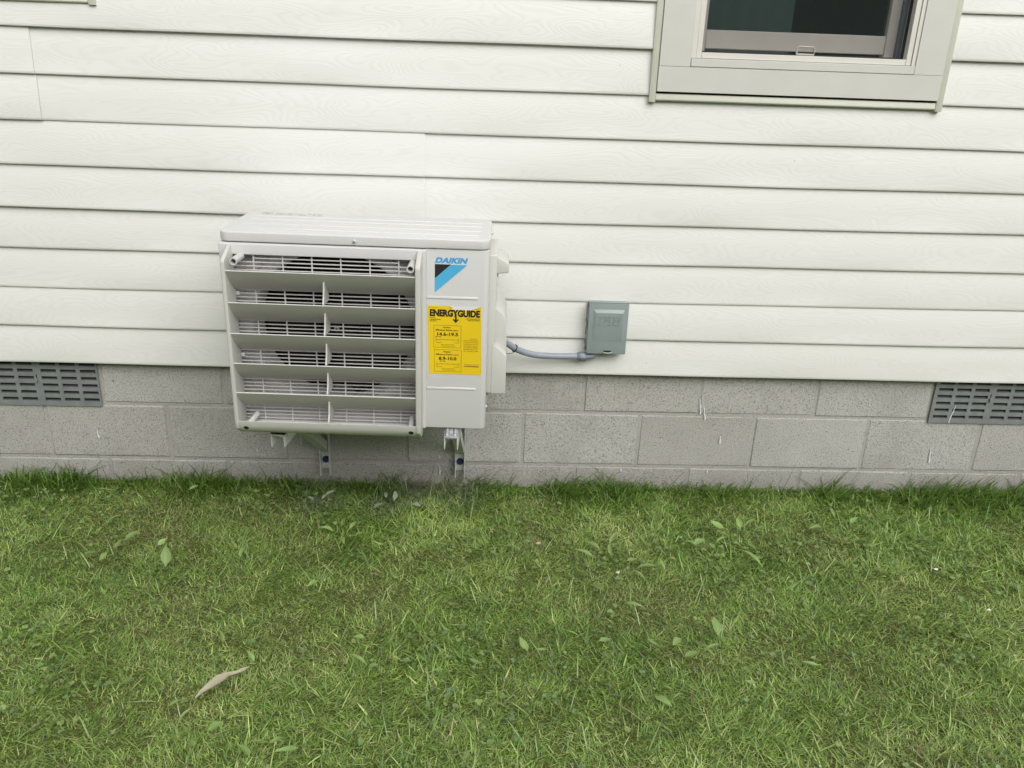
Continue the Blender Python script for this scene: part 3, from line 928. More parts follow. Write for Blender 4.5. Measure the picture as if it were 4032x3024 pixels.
# energy label
lab = G()
def LB(px, py):                                  # label layout units -> panel coordinates
    t = (py - 140) / 1385.0
    return (-0.3010 + (px - 212) / 1090.0 * 0.1475 + 0.0050 * t, 0.7825 - t * 0.1995)
corners = [LB(212, 137), LB(1306, 137), LB(1306, 1523), LB(212, 1523)]
torn = [LB(212, 137), LB(670, 137), LB(715, 165), LB(725, 195), LB(800, 210), LB(900, 203), LB(1010, 210), LB(1120, 203), LB(1145, 182), LB(1210, 170), LB(1270, 137), LB(1306, 137), LB(1306, 1523), LB(212, 1523)]
YB = FY - 0.0004
label_obj = flat('energy_label', [torn[::-1]], YB, 'yellow', HP, 0.0003)
tag(label_obj, 'yellow energy rating sticker with a torn top edge')
flat('torn_edge', [[LB(664, 137), LB(1274, 137), LB(1212, 182), LB(1148, 196), LB(1122, 218), LB(1010, 224), LB(900, 217), LB(800, 224), LB(722, 208), LB(708, 172)][::-1]], YB + 0.0002, 'paper', label_obj, 0.0003)
YT = YB - 0.0008
def LT(body, px, py, hpx, mat='ink', align='LEFT', bold=0.0, wpx=None, name='print_line'):
    x, z = LB(px, py)
    return lettering(name, body, x, z, hpx / 1385.0 * 0.1995, mat, label_obj, YT, align, bold, width=(wpx / 1090.0 * 0.1475) if wpx else None)
LT('ENERGYGUIDE', 257, 338, 128, bold=0.0014, wpx=1022, name='headline')
ax, az = LB(785, 470)
u = 0.1475 / 1090.0
flat('arrow', [[(ax - 16 * u, az + 190 * u), (ax + 16 * u, az + 190 * u), (ax + 16 * u, az + 60 * u), (ax + 45 * u, az + 90 * u), (ax + 62 * u, az + 66 * u), (ax, az), (ax - 62 * u, az + 66 * u), (ax - 45 * u, az + 90 * u), (ax - 16 * u, az + 60 * u)]], YT + 0.0003, 'ink', label_obj, 0.0002)
LT('U.S. Government', 250, 178, 17, 'rust_ink', wpx=172)
LT('Federal', 655, 178, 17, 'rust_ink', wpx=58)
LT('purchase.', 1276, 186, 17, 'rust_ink', 'RIGHT', wpx=92)
for i, s in enumerate(('Heat Pump', 'Cooling and Heating', 'Split System')):
    LT(s, 258, 386 + 31 * i, 20, 'rust_ink', bold=0.0001, wpx=(118, 218, 136)[i])
LT('DAIKIN INDUSTRIES, LTD.', 1278, 390, 20, 'rust_ink', 'RIGHT', 0.0001, 278)
LT('Model: RXL12WMVJU9', 1280, 420, 20, 'rust_ink', 'RIGHT', 0.0001, 248)
def frame_box(x0, y0, x1, y1, t=5):
    a, b = LB(x0, y0); c2, d2 = LB(x1, y1)
    k = t * u
    g = G()
    for (p0, p1, q0, q1) in ((a, c2, b - k, b), (a, c2, d2, d2 + k), (a, a + k, d2, b), (c2 - k, c2, d2, b)):
        g.add([(p0, YT, q0), (p1, YT, q0), (p1, YT, q1), (p0, YT, q1)], [(0, 1, 2, 3)])
    g.build('frame_line', 'rust_ink', label_obj)
def rating(y0, head, code, value, lo, hi, xs, wv, mark, foot):
    frame_box(335, y0, 885, y0 + 455)
    LT(head, 600, y0 + 57, 32, 'ink', 'CENTER', 0.00012, 155)
    LT('Efficiency Rating', 372, y0 + 113, 33, 'ink', 'LEFT', 0.00012, 342)
    LT(code, 730, y0 + 113, 22, 'rust_ink', 'LEFT', 0.0001, 110)
    LT(value, xs, y0 + 212, 64, 'ink', 'CENTER', 0.0004, wv, 'rating_value')
    g = G()
    def quad(a, b, c3, d3):
        p, q2 = LB(a, b), LB(c3, d3)
        g.add([(p[0], YT, q2[1]), (q2[0], YT, q2[1]), (q2[0], YT, p[1]), (p[0], YT, p[1])], [(0, 1, 2, 3)])
    quad(375, y0 + 293, 845, y0 + 298)
    for k in range(5):
        xx = 375 + k * 116.5
        quad(xx - 3, y0 + (268 if k in (0, 4) else 280), xx + 3, y0 + 298)
    quad(mark[0], y0 + 229, mark[1], y0 + 235)
    for mx in mark:
        a, b, c3 = LB(mx - 15, y0 + 233), LB(mx + 15, y0 + 233), LB(mx, y0 + 257)
        g.add([(a[0], YT - 0.0001, a[1]), (b[0], YT - 0.0001, b[1]), (c3[0], YT - 0.0001, c3[1])], [(0, 1, 2)])
    g.build('scale_bar', 'ink', label_obj)
    LT(lo, 360, y0 + 335, 20, 'rust_ink', wpx=42); LT(hi, 865, y0 + 335, 20, 'rust_ink', 'RIGHT', wpx=46)
    LT('Least Efficient', 375, y0 + 360, 17, 'rust_ink', wpx=118); LT('Most Efficient', 845, y0 + 360, 17, 'rust_ink', 'RIGHT', wpx=110)
    LT('Range of Similar Models', 616, y0 + 403, 20, 'rust_ink', 'CENTER', wpx=266)
    LT(foot, 620, y0 + 432, 15, 'rust_ink', 'CENTER', wpx=282)
rating(520, 'Cooling', '(SEER2)*', '14.6-19.5', '14.1', '42.0', 606, 430, (380, 462), '* Seasonal Energy Efficiency Ratio 2')
rating(1018, 'Heating', '(HSPF2)*', '8.9-10.0', '7.5', '14.6', 606, 366, (466, 542), '* Heating Seasonal Performance Factor 2')
for i, s in enumerate(("       This system's", 'efficiency ratings depend', 'on the coil your contractor', 'installs with this unit. The', 'heating efficiency rating', 'varies slightly in different', 'geographic regions. Ask', 'your contractor for details.')):
    LT(s.strip(), (1062 if i == 0 else 940), 790 + 36 * i, 22, 'rust_ink', wpx=(160, 298, 308, 298, 280, 292, 284, 304)[i])
LT('For energy cost info, visit', 948, 1322, 22, 'rust_ink', wpx=296)
LT('productinfo.energy.gov', 948, 1358, 23, 'rust_ink', bold=0.0002, wpx=310)

# ---------------------------------------------------------------- wall brackets
def bracket(xw, xf, yf, label, pad):
    """xw: centre of the upright on the wall, (xf, yf): centre of the arm's front end"""
    b = thing('wall_bracket', (xw, -0.02, 0.05), label, 'bracket', 'brackets carrying the heat pump')
    W, T = 0.0175, 0.0025
    u_ = G()
    u_.box(xw - W, xw + W, -0.0065, -0.0030, 0.066, 0.400)
    u_.box(xw - W, xw - W + T * 1.2, -0.036, -0.0066, 0.050, 0.400).box(xw + W - T * 1.2, xw + W, -0.036, -0.0066, 0.050, 0.400)
    u_.build('upright', 'galv', b, bevel=0.0007, segs=1)
    # arm: inverted channel running out from the wall
    ln = math.hypot(xf - xw, yf)
    ang = math.atan2(xf - xw, -yf)
    m = Matrix.Translation((xw, -0.001, 0)) @ Matrix.Rotation(ang, 4, 'Z')
    AW = 0.0205
    a = G()
    a.box(-AW, AW, -ln, -0.010, 0.3850, 0.3885).box(-AW, -AW + 0.0032, -ln, -0.010, 0.3500, 0.3849).box(AW - 0.0032, AW, -ln, -0.010, 0.3500, 0.3849)
    a.build('arm', 'galv', b, bevel=0.0012, segs=2, xf=m)
    # diagonal brace, a channel as well
    p0, p1 = Vector((0, -0.010, 0.150)), Vector((0, -0.300, 0.375))
    dv = (p1 - p0); L = dv.length
    tilt = math.atan2(dv.z, -dv.y)
    m2 = m @ Matrix.Translation(p0) @ Matrix.Rotation(-tilt, 4, 'X')
    g = G()
    g.box(-0.0145, 0.0145, -L, 0, -0.0160, -0.0135).box(-0.0145, -0.0120, -L, 0, -0.0134, 0.014).box(0.0120, 0.0145, -L, 0, -0.0134, 0.014)
    g.build('brace', 'galv', b, bevel=0.0007, segs=1, xf=m2)
    # blue masonry screw
    pz = 0.1015
    s = G()
    hexa = [(xw + 0.0105 * math.cos(RAD(60 * k + 30)), pz + 0.0105 * math.sin(RAD(60 * k + 30))) for k in range(6)]
    s.prism(hexa, 'Y', -0.0175, -0.0085)
    s.tube([(xw, -0.0088, pz), (xw, -0.0066, pz)], 0.0128, 16)
    s.build('bolt', 'bolt', b, bevel=0.0008, segs=1)
    if pad:                                             # black rubber pad under the foot
        G().box(-AW - 0.001, AW + 0.001, -ln + 0.004, -ln + 0.055, 0.3888, 0.4145).build('rubber_pad', 'black', b, bevel=0.003, xf=m)
        G().box(-AW + 0.002, AW - 0.004, -ln - 0.0005, -ln + 0.02, 0.399, 0.4035).build('foot_plate', 'galv', b, bevel=0.001, xf=m)
    else:                                               # pressed steel foot with two screws
        f = G().prism([(-ln - 0.004, 0.3892), (-ln - 0.002, 0.3925), (-ln + 0.012, 0.397), (-ln + 0.020, 0.416), (-ln + 0.040, 0.416), (-ln + 0.040, 0.3892)], 'X', -AW - 0.0005, AW + 0.0005)
        f.build('foot', 'steel', b, bevel=0.002, segs=2, xf=m)
        for sx in (-0.0118, 0.0118):
            h = G().tube([(sx, -ln + 0.004, 0.391), (sx, -ln + 0.003, 0.397), (sx, -ln + 0.0028, 0.3985)], 0, 12, radii=[0.0042, 0.004, 0.0022])
            h.build('screw', 'zinc', b, smooth=True, xf=m)
            h = G().tube([(sx, -ln + 0.010, 0.393), (sx, -ln + 0.016, 0.404), (sx, -ln + 0.022, 0.4155)], 0, 12, radii=[0.0060, 0.0072, 0.0075])
            h.build('pressed_boss', 'steel', b, smooth=True, xf=m)
    return b
bracket(-0.685, -0.734, -0.435, 'galvanised steel bracket with black rubber pad under the louvred left half', True)
bracket(-0.2165, -0.2335, -0.430, 'galvanised steel bracket under the heat pump\'s right end, below the sticker', False)

# ---------------------------------------------------------------- disconnect box
bx0, bx1, bz0, bz1, byf = 0.1925, 0.3215, 0.5360, 0.7110, -0.077
BOXT = thing('disconnect_box', (0.252, -0.03, 0.55), 'grey metal electrical disconnect box screwed to the siding', 'electrical box')
G().box(bx0 + 0.004, bx1 - 0.004, byf + 0.006, -0.0335, bz0 + 0.004, bz1 - 0.006).build('box_body', 'box', BOXT, bevel=0.0015)
dr = G()
dr.box(bx0, bx1, byf - 0.001, byf + 0.0055, bz0, bz1 - 0.0025)
door = dr.build('door', 'box', BOXT, bevel=0.003, segs=3)
G().box(bx0 - 0.0008, bx1 + 0.0008, byf - 0.0022, byf + 0.010, bz1 - 0.0024, bz1).build('top_flange', 'box', door, bevel=0.0008)
# pressed field: deep at the top, running out flush towards the bottom
DX, DZ = 0.0070, -0.0150
e0, e1, ez1, ez0 = 0.2010 + DX, 0.3020 + DX, 0.7020 + DZ, 0.5950 + DZ
y0 = byf - 0.0012
vs = [(e0, y0, ez1), (e1, y0, ez1), (e1 + 0.0025, y0, ez0), (e0 - 0.001, y0, ez0), (e0 + 0.007, y0 - 0.0075, ez1 - 0.0095), (e1 - 0.0065, y0 - 0.0075, ez1 - 0.0095), (e1 - 0.004, y0 - 0.0004, ez0 + 0.002), (e0 + 0.005, y0 - 0.0004, ez0 + 0.002)]
G().add(vs, [(0, 1, 5, 4), (1, 2, 6, 5), (2, 3, 7, 6), (3, 0, 4, 7), (4, 5, 6, 7)]).build('pressed_field', 'box', door, bevel=0.0012, segs=2)
# embossed strokes of the maker's mark, slanted letters with bars
def ey(z): return y0 - 0.0004 - 0.0071 * (z - (ez0 + 0.002)) / (ez1 - 0.0095 - ez0 - 0.002)
em = G()
def stroke(x0, z0_, x1, z1_, w=0.0026):
    a, b = Vector((x0 + DX, z0_)), Vector((x1 + DX, z1_))
    t = (b - a).normalized(); nrm = Vector((-t.y, t.x)) * w / 2
    pts = [a - nrm, b - nrm, b + nrm, a + nrm]
    vs = [(p.x, ey(p.y) + 0.0005, p.y) for p in pts] + [(p.x, ey(p.y) - 0.0012, p.y) for p in pts]
    em.add(vs, [(4, 5, 6, 7), (0, 1, 5, 4), (1, 2, 6, 5), (2, 3, 7, 6), (3, 0, 4, 7)])
zt_, zm_, zb_ = 0.6790 + DZ, 0.6690 + DZ, 0.6530 + DZ
stroke(0.2180, zt_, 0.2360, zt_); stroke(0.2270, zt_ - 0.0014, 0.2180, zb_ + 0.0014); stroke(0.2085, zb_, 0.2255, zb_)
stroke(0.2395, zt_, 0.2575, zt_); stroke(0.2440, zt_ - 0.0014, 0.2360, zb_ + 0.0014); stroke(0.2375, zm_, 0.2530, zm_)
stroke(0.2560, zt_ - 0.0014, 0.2560, zb_ + 0.0014); stroke(0.2325, zb_, 0.2430, zb_); stroke(0.2495, zb_, 0.2600, zb_)
stroke(0.2640, zt_, 0.2880, zt_); stroke(0.2690, zt_ - 0.0014, 0.2670, zb_ + 0.0014); stroke(0.2640, zm_, 0.2860, zm_); stroke(0.2650, zb_, 0.2840, zb_)
stroke(0.2870, zt_ - 0.0014, 0.2850, zb_ + 0.0014)
em.build('embossed_mark', 'box', door)
ry = G()
pts = [(0.2865 + DX + 0.0036 * math.cos(RAD(a)), ey(0.687 + DZ), 0.687 + DZ + 0.0036 * math.sin(RAD(a))) for a in range(0, 361, 30)]
ry.tube(pts, 0.0007, 6).build('embossed_mark', 'box', door, smooth=True)
hs = G().tube([(0.2470, byf - 0.001, 0.5450), (0.2485, byf - 0.009, 0.5440), (0.2610, byf - 0.012, 0.5435), (0.2735, byf - 0.009, 0.5440), (0.2750, byf - 0.001, 0.5450)], 0.0016, 8)
hs.build('hasp', 'zinc', door, smooth=True)
G().box(0.2465, 0.2755, byf - 0.0014, byf - 0.0009, 0.5410, 0.5485).build('hasp_slot', 'black', door)
for (za, zb2) in ((0.645, 0.690), (0.565, 0.625)):
    G().tube([(bx0 - 0.0005, byf + 0.007, za), (bx0 - 0.0005, byf + 0.007, zb2)], 0.0022, 8).build('hinge', 'box', BOXT, smooth=True)
ck = G()
pts = [(bx0 + 0.002 + 0.0015 * math.sin(k * 2.3), -0.0345, 0.540 + k * 0.0142) for k in range(12)]
ck.tube(pts, 0, 6, radii=[0.004 + 0.0018 * math.sin(k * 3.7) for k in range(12)]).build('caulk_bead', 'caulk', BOXT, smooth=True)

# ---------------------------------------------------------------- conduit
CD = thing('conduit', (0.05, -0.09, 0.53), 'grey flexible conduit running from the heat pump to the disconnect box', 'conduit')
def smooth_path(pts, n=8):
    P = [Vector(p) for p in pts]
    P = [P[0] * 2 - P[1]] + P + [P[-1] * 2 - P[-2]]
    out = []
    for i in range(1, len(P) - 2):
        for k in range(n):
            t = k / n
            a, b, c_, d_ = P[i - 1], P[i], P[i + 1], P[i + 2]
            out.append(0.5 * ((2 * b) + (c_ - a) * t + (2 * a - 5 * b + 4 * c_ - d_) * t * t + (3 * b - a - 3 * c_ + d_) * t ** 3))
    out.append(P[-2])
    return out
path = smooth_path([(-0.130, -0.170, 0.655), (-0.095, -0.155, 0.610), (-0.0665, -0.135, 0.5835), (-0.0440, -0.120, 0.5640), (-0.0180, -0.105, 0.5480), (0.0158, -0.090, 0.5343), (0.0490, -0.080, 0.5273), (0.1155, -0.070, 0.5229), (0.1680, -0.062, 0.5212)])
hose = G().tube(path, 0.0103, 18).build('hose', 'conduit', CD, smooth=True, angle=60)
# line of print along the underside of the hose
pr_ = G()
rs = random.Random(5)
for i in range(18, len(path) - 5):
    p, q2 = path[i], path[i + 1]
    t = (q2 - p).normalized()
    dn = Vector((0, -0.62, -0.78)); dn = (dn - t * dn.dot(t)).normalized()
    side = t.cross(dn).normalized()
    if 0.50 < i / len(path) < 0.56: continue
    for k in range(3):
        if rs.random() < 0.25: continue
        s = p + (q2 - p) * (k / 3 + rs.uniform(0, 0.08)); e = s + (q2 - p) * rs.uniform(0.16, 0.28)
        w = rs.uniform(0.0008, 0.0016)
        off = dn * 0.0106
        pr_.add([s + off - side * w, e + off - side * w, e + off + side * w, s + off + side * w], [(0, 1, 2, 3)])
pr_.build('hose_print', 'ink', hose)
yc, zc_ = -0.061, 0.5208
cn = G()
hexp = lambda r: [(yc + r * math.cos(RAD(60 * k)), zc_ + r * math.sin(RAD(60 * k))) for k in range(6)]
cn.prism(hexp(0.0160), 'X', 0.1705, 0.1950)
cn.tube([(0.1640, yc, zc_), (0.1706, yc, zc_)], 0, 14, radii=[0.0118, 0.0145])
cn.build('connector', 'fitting', CD, bevel=0.001, segs=1)
el = smooth_path([(0.1945, yc, zc_), (0.2080, yc, zc_ + 0.0005), (0.2185, yc + 0.001, zc_ + 0.0040), (0.2255, yc + 0.002, zc_ + 0.0120), (0.2270, yc + 0.003, zc_ + 0.0220)])
G().tube(el, 0.0098, 16).build('elbow', 'fitting', CD, smooth=True, angle=60)
tp, tq = path[24], path[25]
tt = (tq - tp).normalized()
uu = tt.cross(Vector((0, 0, 1))).normalized(); ww = tt.cross(uu)
tie = [tp + uu * math.cos(RAD(a)) * 0.0116 + ww * math.sin(RAD(a)) * 0.0116 for a in range(0, 361, 20)]
G().tube(tie, 0.0016, 6).build('cable_tie', 'black', CD, smooth=True)
G().tube(smooth_path([tp + Vector((0, -0.006, -0.011)), tp + Vector((-0.012, 0.004, -0.020)), tp + Vector((-0.024, 0.02, -0.026))]), 0.0010, 6).build('cable_tie_tail', 'black', CD, smooth=True)
# black control cable dropping behind the valve cover
G().tube(smooth_path([(-0.090, -0.120, 0.600), (-0.0745, -0.105, 0.560), (-0.0740, -0.095, 0.500), (-0.082, -0.075, 0.440)]), 0.0045, 10).build('control_cable', 'black', CD, smooth=True)

# ---------------------------------------------------------------- grass
DRY = [(-0.95, -0.70, 0.13), (-1.00, -0.72, 0.10), (0.04, -0.38, 0.10), (0.25, -0.68, 0.12), (0.34, -0.70, 0.12), (-0.73, -0.37, 0.12),
       (-0.42, -0.67, 0.10), (-1.16, -0.28, 0.22), (-0.82, -0.19, 0.16), (1.02, -0.64, 0.10), (0.04, -0.13, 0.10), (0.72, -0.13, 0.09), (-0.60, -0.85, 0.12), (0.95, -0.42, 0.10)]
DUST = [(-0.69, -0.01, 0.07), (-0.685, -0.155, 0.085), (-0.46, -0.165, 0.075), (-0.215, -0.10, 0.08), (-0.36, -0.07, 0.10)]
STRAW = [(-0.34, -0.035, 0.075), (-0.25, -0.02, 0.05)]
def spots(x, y, lst):
    s = np.zeros_like(x)
    for (a, b, r) in lst:
        s = np.maximum(s, np.exp(-((x - a) ** 2 + (y - b) ** 2) / (r * r)))
    return s

def blades(px, py, length, width, az, lean, bend, col, name, label, cat=None):
    """three segments per blade; lean from vertical at the root, bend adds towards the tip"""
    n = len(px)
    pz = ground_z(px, py) - 0.004
    dirx, diry = np.cos(az), np.sin(az)
    sx, sy = -diry, dirx
    V = np.zeros((n, 7, 3), dtype=np.float32)
    cx, cy, cz = px.copy(), py.copy(), pz.copy()
    ts = [0, 0.38, 0.72, 1.0]
    tw = rng.uniform(-0.5, 0.5, n)
    for s in range(4):
        t = ts[s]
        if s:
            th = lean + bend * (ts[s - 1] + t) / 2
            dl = length * (t - ts[s - 1])
            cx = cx + dirx * np.sin(th) * dl; cy = cy + diry * np.sin(th) * dl; cz = cz + np.cos(th) * dl
        cz = np.maximum(cz, ground_z(px, py) - 0.004 + 0.010 * t)
        yy = np.minimum(cy, -0.001 - 0.002 * t)
        if s < 3:
            w = width * (1.0, 0.95, 0.62)[s] / 2
            ox = (sx * np.cos(tw) + dirx * 0.3 * np.sin(tw)) * w; oy = (sy * np.cos(tw) + diry * 0.3 * np.sin(tw)) * w; oz = np.sin(tw) * w
            V[:, 2 * s, 0], V[:, 2 * s, 1], V[:, 2 * s, 2] = cx - ox, np.minimum(yy - oy, -0.0008), cz - oz
            V[:, 2 * s + 1, 0], V[:, 2 * s + 1, 1], V[:, 2 * s + 1, 2] = cx + ox, np.minimum(yy + oy, -0.0008), cz + oz
        else:
            V[:, 6, 0], V[:, 6, 1], V[:, 6, 2] = cx, yy, cz
    base = (np.arange(n, dtype=np.int64) * 7)[:, None]
    loops = np.concatenate([base + np.array([[0, 1, 3, 2]]), base + np.array([[2, 3, 5, 4]]), base + np.array([[4, 5, 6]])], axis=1).ravel().astype(np.int32)
    starts = ((np.arange(n, dtype=np.int64) * 11)[:, None] + np.array([[0, 4, 8]])).ravel().astype(np.int32)
    me = bpy.data.meshes.new(name)
    me.vertices.add(n * 7); me.vertices.foreach_set('co', V.ravel())
    me.loops.add(len(loops)); me.loops.foreach_set('vertex_index', loops)
    me.polygons.add(n * 3); me.polygons.foreach_set('loop_start', starts)
    me.update(calc_edges=True)
    at = me.color_attributes.new('tint', 'FLOAT_COLOR', 'POINT')
    C = np.ones((n, 7, 4), dtype=np.float32)
    C[:, :, :3] = col[:, None, :]
    at.data.foreach_set('color', C.ravel())
    me.materials.append(M['grass'])
    o = link(name, me, (0, 0, 0))
    return tag(o, label, cat, kind='stuff')

def lerp(a, b, t):
    return a + (np.asarray(b) - a) * t[:, None]

def lawn():
    parts = []
    n1 = 345000
    x = rng.uniform(-2.30, 2.30, n1); y = rng.uniform(-1.50, -0.002, n1)
    n2 = 75000                                           # thinner beyond the frame
    x2 = rng.uniform(-4.6, 4.6, n2); y2 = rng.uniform(-3.3, -0.002, n2)
    keep = (np.abs(x2) > 2.30) | (y2 < -1.5)
    x = np.concatenate([x, x2[keep]]); y = np.concatenate([y, y2[keep]])
    bare = 0.62 * spots(x, y, DRY) * (0.25 + 1.0 * vnoise(x, y, 0.035, 21))
    bare = np.maximum(bare, np.clip(vnoise(x, y, 0.16, 22) * 0.6 + vnoise(x, y, 0.05, 23) * 0.4 - 0.64, 0, 1) * 2.2)
    bare = np.clip(bare, 0, 1)
    k = rng.random(len(x)) > 0.62 * bare
    x, y, bare = x[k], y[k], bare[k]
    n = len(x)
    field = 2 * math.pi * (vnoise(x, y, 0.16, 31) * 1.3 + vnoise(x, y, 0.05, 32) * 0.7)
    az = field + rng.normal(0, 1.45, n)
    lush = vnoise(x, y, 0.30, 41) * 0.65 + vnoise(x, y, 0.10, 42) * 0.35
    length = rng.gamma(5.0, 0.0056, n) * (0.70 + 0.6 * lush) * (1 - 0.35 * bare)
    length = np.clip(length, 0.010, 0.080)
    width = rng.gamma(9.0, 0.00023, n) * (0.8 + 0.5 * lush)
    width = np.where((np.abs(x) > 2.3) | (y < -1.5), width * 1.9, width)
    lean = rng.uniform(0.80, 1.50, n); bend = rng.uniform(-0.25, 0.6, n)
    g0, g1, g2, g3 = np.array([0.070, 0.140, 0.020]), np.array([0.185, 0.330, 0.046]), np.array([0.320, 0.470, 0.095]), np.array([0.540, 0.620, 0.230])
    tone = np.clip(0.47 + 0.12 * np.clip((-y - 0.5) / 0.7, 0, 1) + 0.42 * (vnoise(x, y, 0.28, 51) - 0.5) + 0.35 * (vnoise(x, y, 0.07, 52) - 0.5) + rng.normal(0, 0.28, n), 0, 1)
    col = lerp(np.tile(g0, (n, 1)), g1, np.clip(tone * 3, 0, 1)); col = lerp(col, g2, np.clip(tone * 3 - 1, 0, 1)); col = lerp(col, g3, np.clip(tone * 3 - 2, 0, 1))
    cool = (rng.random(n) < 0.13).astype(float) * 0.7
    col = lerp(col, (0.150, 0.280, 0.110), cool)
    olive = np.clip(bare * 0.75, 0, 1)
    col = lerp(col, (0.225, 0.200, 0.075), olive * rng.uniform(0.2, 1.0, n))
    dead = (rng.random(n) < 0.035 + 0.20 * bare).astype(float)
    dc = np.array([0.40, 0.335, 0.185])[None] * rng.uniform(0.5, 1.2, n)[:, None]
    col = np.where(dead[:, None] > 0, dc, col)
    lean = np.where(dead > 0, rng.uniform(1.0, 1.5, n), lean)
    du = np.clip(spots(x, y, DUST) * (0.2 + 1.2 * vnoise(x, y, 0.03, 61)) - 0.1, 0, 1)
    col = lerp(col, (0.42, 0.43, 0.37), du * 0.45)
    col *= rng.uniform(0.72, 1.28, n)[:, None]
    # scattered longer, broader blades
    m = 1500
    lx = rng.uniform(-2.05, 2.05, m); ly = rng.uniform(-1.50, -0.05, m)
    lc = lerp(np.tile(np.array([0.150, 0.275, 0.070]), (m, 1)), (0.380, 0.470, 0.190), rng.random(m) ** 1.5)
    x = np.concatenate([x, lx]); y = np.concatenate([y, ly])
    length = np.concatenate([length, rng.uniform(0.045, 0.095, m)]); width = np.concatenate([width, rng.uniform(0.0022, 0.0038, m)])
    az = np.concatenate([az, rng.uniform(0, 6.283, m)]); lean = np.concatenate([lean, rng.uniform(0.6, 1.25, m)]); bend = np.concatenate([bend, rng.uniform(0.0, 0.6, m)])
    col = np.concatenate([col, lc])
    # flattened clippings and thatch close to the soil
    m = 75000
    tx = rng.uniform(-2.05, 2.05, m); ty = rng.uniform(-1.50, -0.01, m)
    tcol = lerp(np.tile(np.array([0.215, 0.310, 0.065]), (m, 1)), (0.440, 0.440, 0.200), np.clip(rng.random(m) * 0.8 + spots(tx, ty, DRY) * 0.35 - 0.15, 0, 1))
    tcol *= rng.uniform(0.6, 1.2, m)[:, None]
    x = np.concatenate([x, tx]); y = np.concatenate([y, ty])
    length = np.concatenate([length, rng.uniform(0.010, 0.040, m)]); width = np.concatenate([width, rng.uniform(0.0012, 0.0030, m)])
    az = np.concatenate([az, rng.uniform(0, 6.283, m)]); lean = np.concatenate([lean, rng.uniform(1.35, 1.55, m)]); bend = np.concatenate([bend, rng.uniform(-0.1, 0.1, m)])
    col = np.concatenate([col, tcol])
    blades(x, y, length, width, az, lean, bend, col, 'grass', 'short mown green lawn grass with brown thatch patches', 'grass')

    # uncut strip along the foundation
    n = 28000
    x = rng.uniform(-3.6, 3.6, n)
    dens = vnoise(x, x * 0, 0.16, 71)
    y = -np.abs(rng.normal(0, 0.062, n)) * (0.55 + 0.8 * dens) - 0.003
    st = spots(x, y, STRAW); gap = spots(x, y * 0.5, [(-0.69, 0.0, 0.05), (0.62, 0.0, 0.05), (-0.30, 0.0, 0.07), (-0.52, 0, 0.06)])
    k = (y > -0.20) & (rng.random(n) < 0.32 + 0.9 * dens) & (rng.random(n) > 0.35 * gap)
    x, y, dens, st = x[k], y[k], dens[k], st[k]
    n = len(x)
    tuft = vnoise(x, x * 0 + 3.0, 0.055, 72)
    length = rng.gamma(9.0, 0.0078, n) * (0.45 + 0.65 * dens) * (0.55 + 0.95 * tuft)
    length = np.clip(length * (1 - 0.35 * np.clip(-y / 0.16, 0, 1)), 0.02, 0.15)
    az = rng.normal(-0.45, 0.75, n) + np.where(rng.random(n) < 0.22, math.pi * 0.95, 0)
    lean = rng.uniform(0.15, 1.0, n); bend = rng.uniform(0.2, 1.3, n)
    width = rng.uniform(0.0020, 0.0042, n)
    t = rng.random(n)
    col = lerp(np.tile(np.array([0.070, 0.155, 0.014]), (n, 1)), (0.175, 0.300, 0.042), t)
    col = lerp(col, (0.36, 0.34, 0.24), np.clip(st * 1.1, 0, 1) * (rng.random(n) < 0.75))
    du = np.clip(spots(x, y, DUST) * (0.3 + vnoise(x, y, 0.03, 61)), 0, 1)
    col = lerp(col, (0.40, 0.41, 0.35), du * 0.4)
    dead = rng.random(n) < 0.05
    col[dead] = np.array([0.26, 0.22, 0.12])
    col *= rng.uniform(0.75, 1.2, n)[:, None]
    # a handful of long stray stalks against the wall
    m = 130
    xs_ = rng.uniform(-2.4, 2.4, m); ys_ = -rng.uniform(0.004, 0.05, m)
    x = np.concatenate([x, xs_]); y = np.concatenate([y, ys_])
    length = np.concatenate([length, rng.uniform(0.08, 0.165, m)]); width = np.concatenate([width, rng.uniform(0.0012, 0.0020, m)])
    az = np.concatenate([az, rng.choice([0.0, math.pi], m, p=[0.72, 0.28]) + rng.normal(0, 0.25, m)])
    lean = np.concatenate([lean, rng.uniform(0.1, 0.95, m)]); bend = np.concatenate([bend, rng.uniform(-0.05, 0.35, m)])
    sc = lerp(np.tile(np.array([0.05, 0.075, 0.022]), (m, 1)), (0.12, 0.15, 0.05), rng.random(m))
    col = np.concatenate([col, sc])
    blades(x, y, length, width, az, lean, bend, col, 'edge_grass', 'long dark green grass growing against the block foundation', 'grass')
lawn()

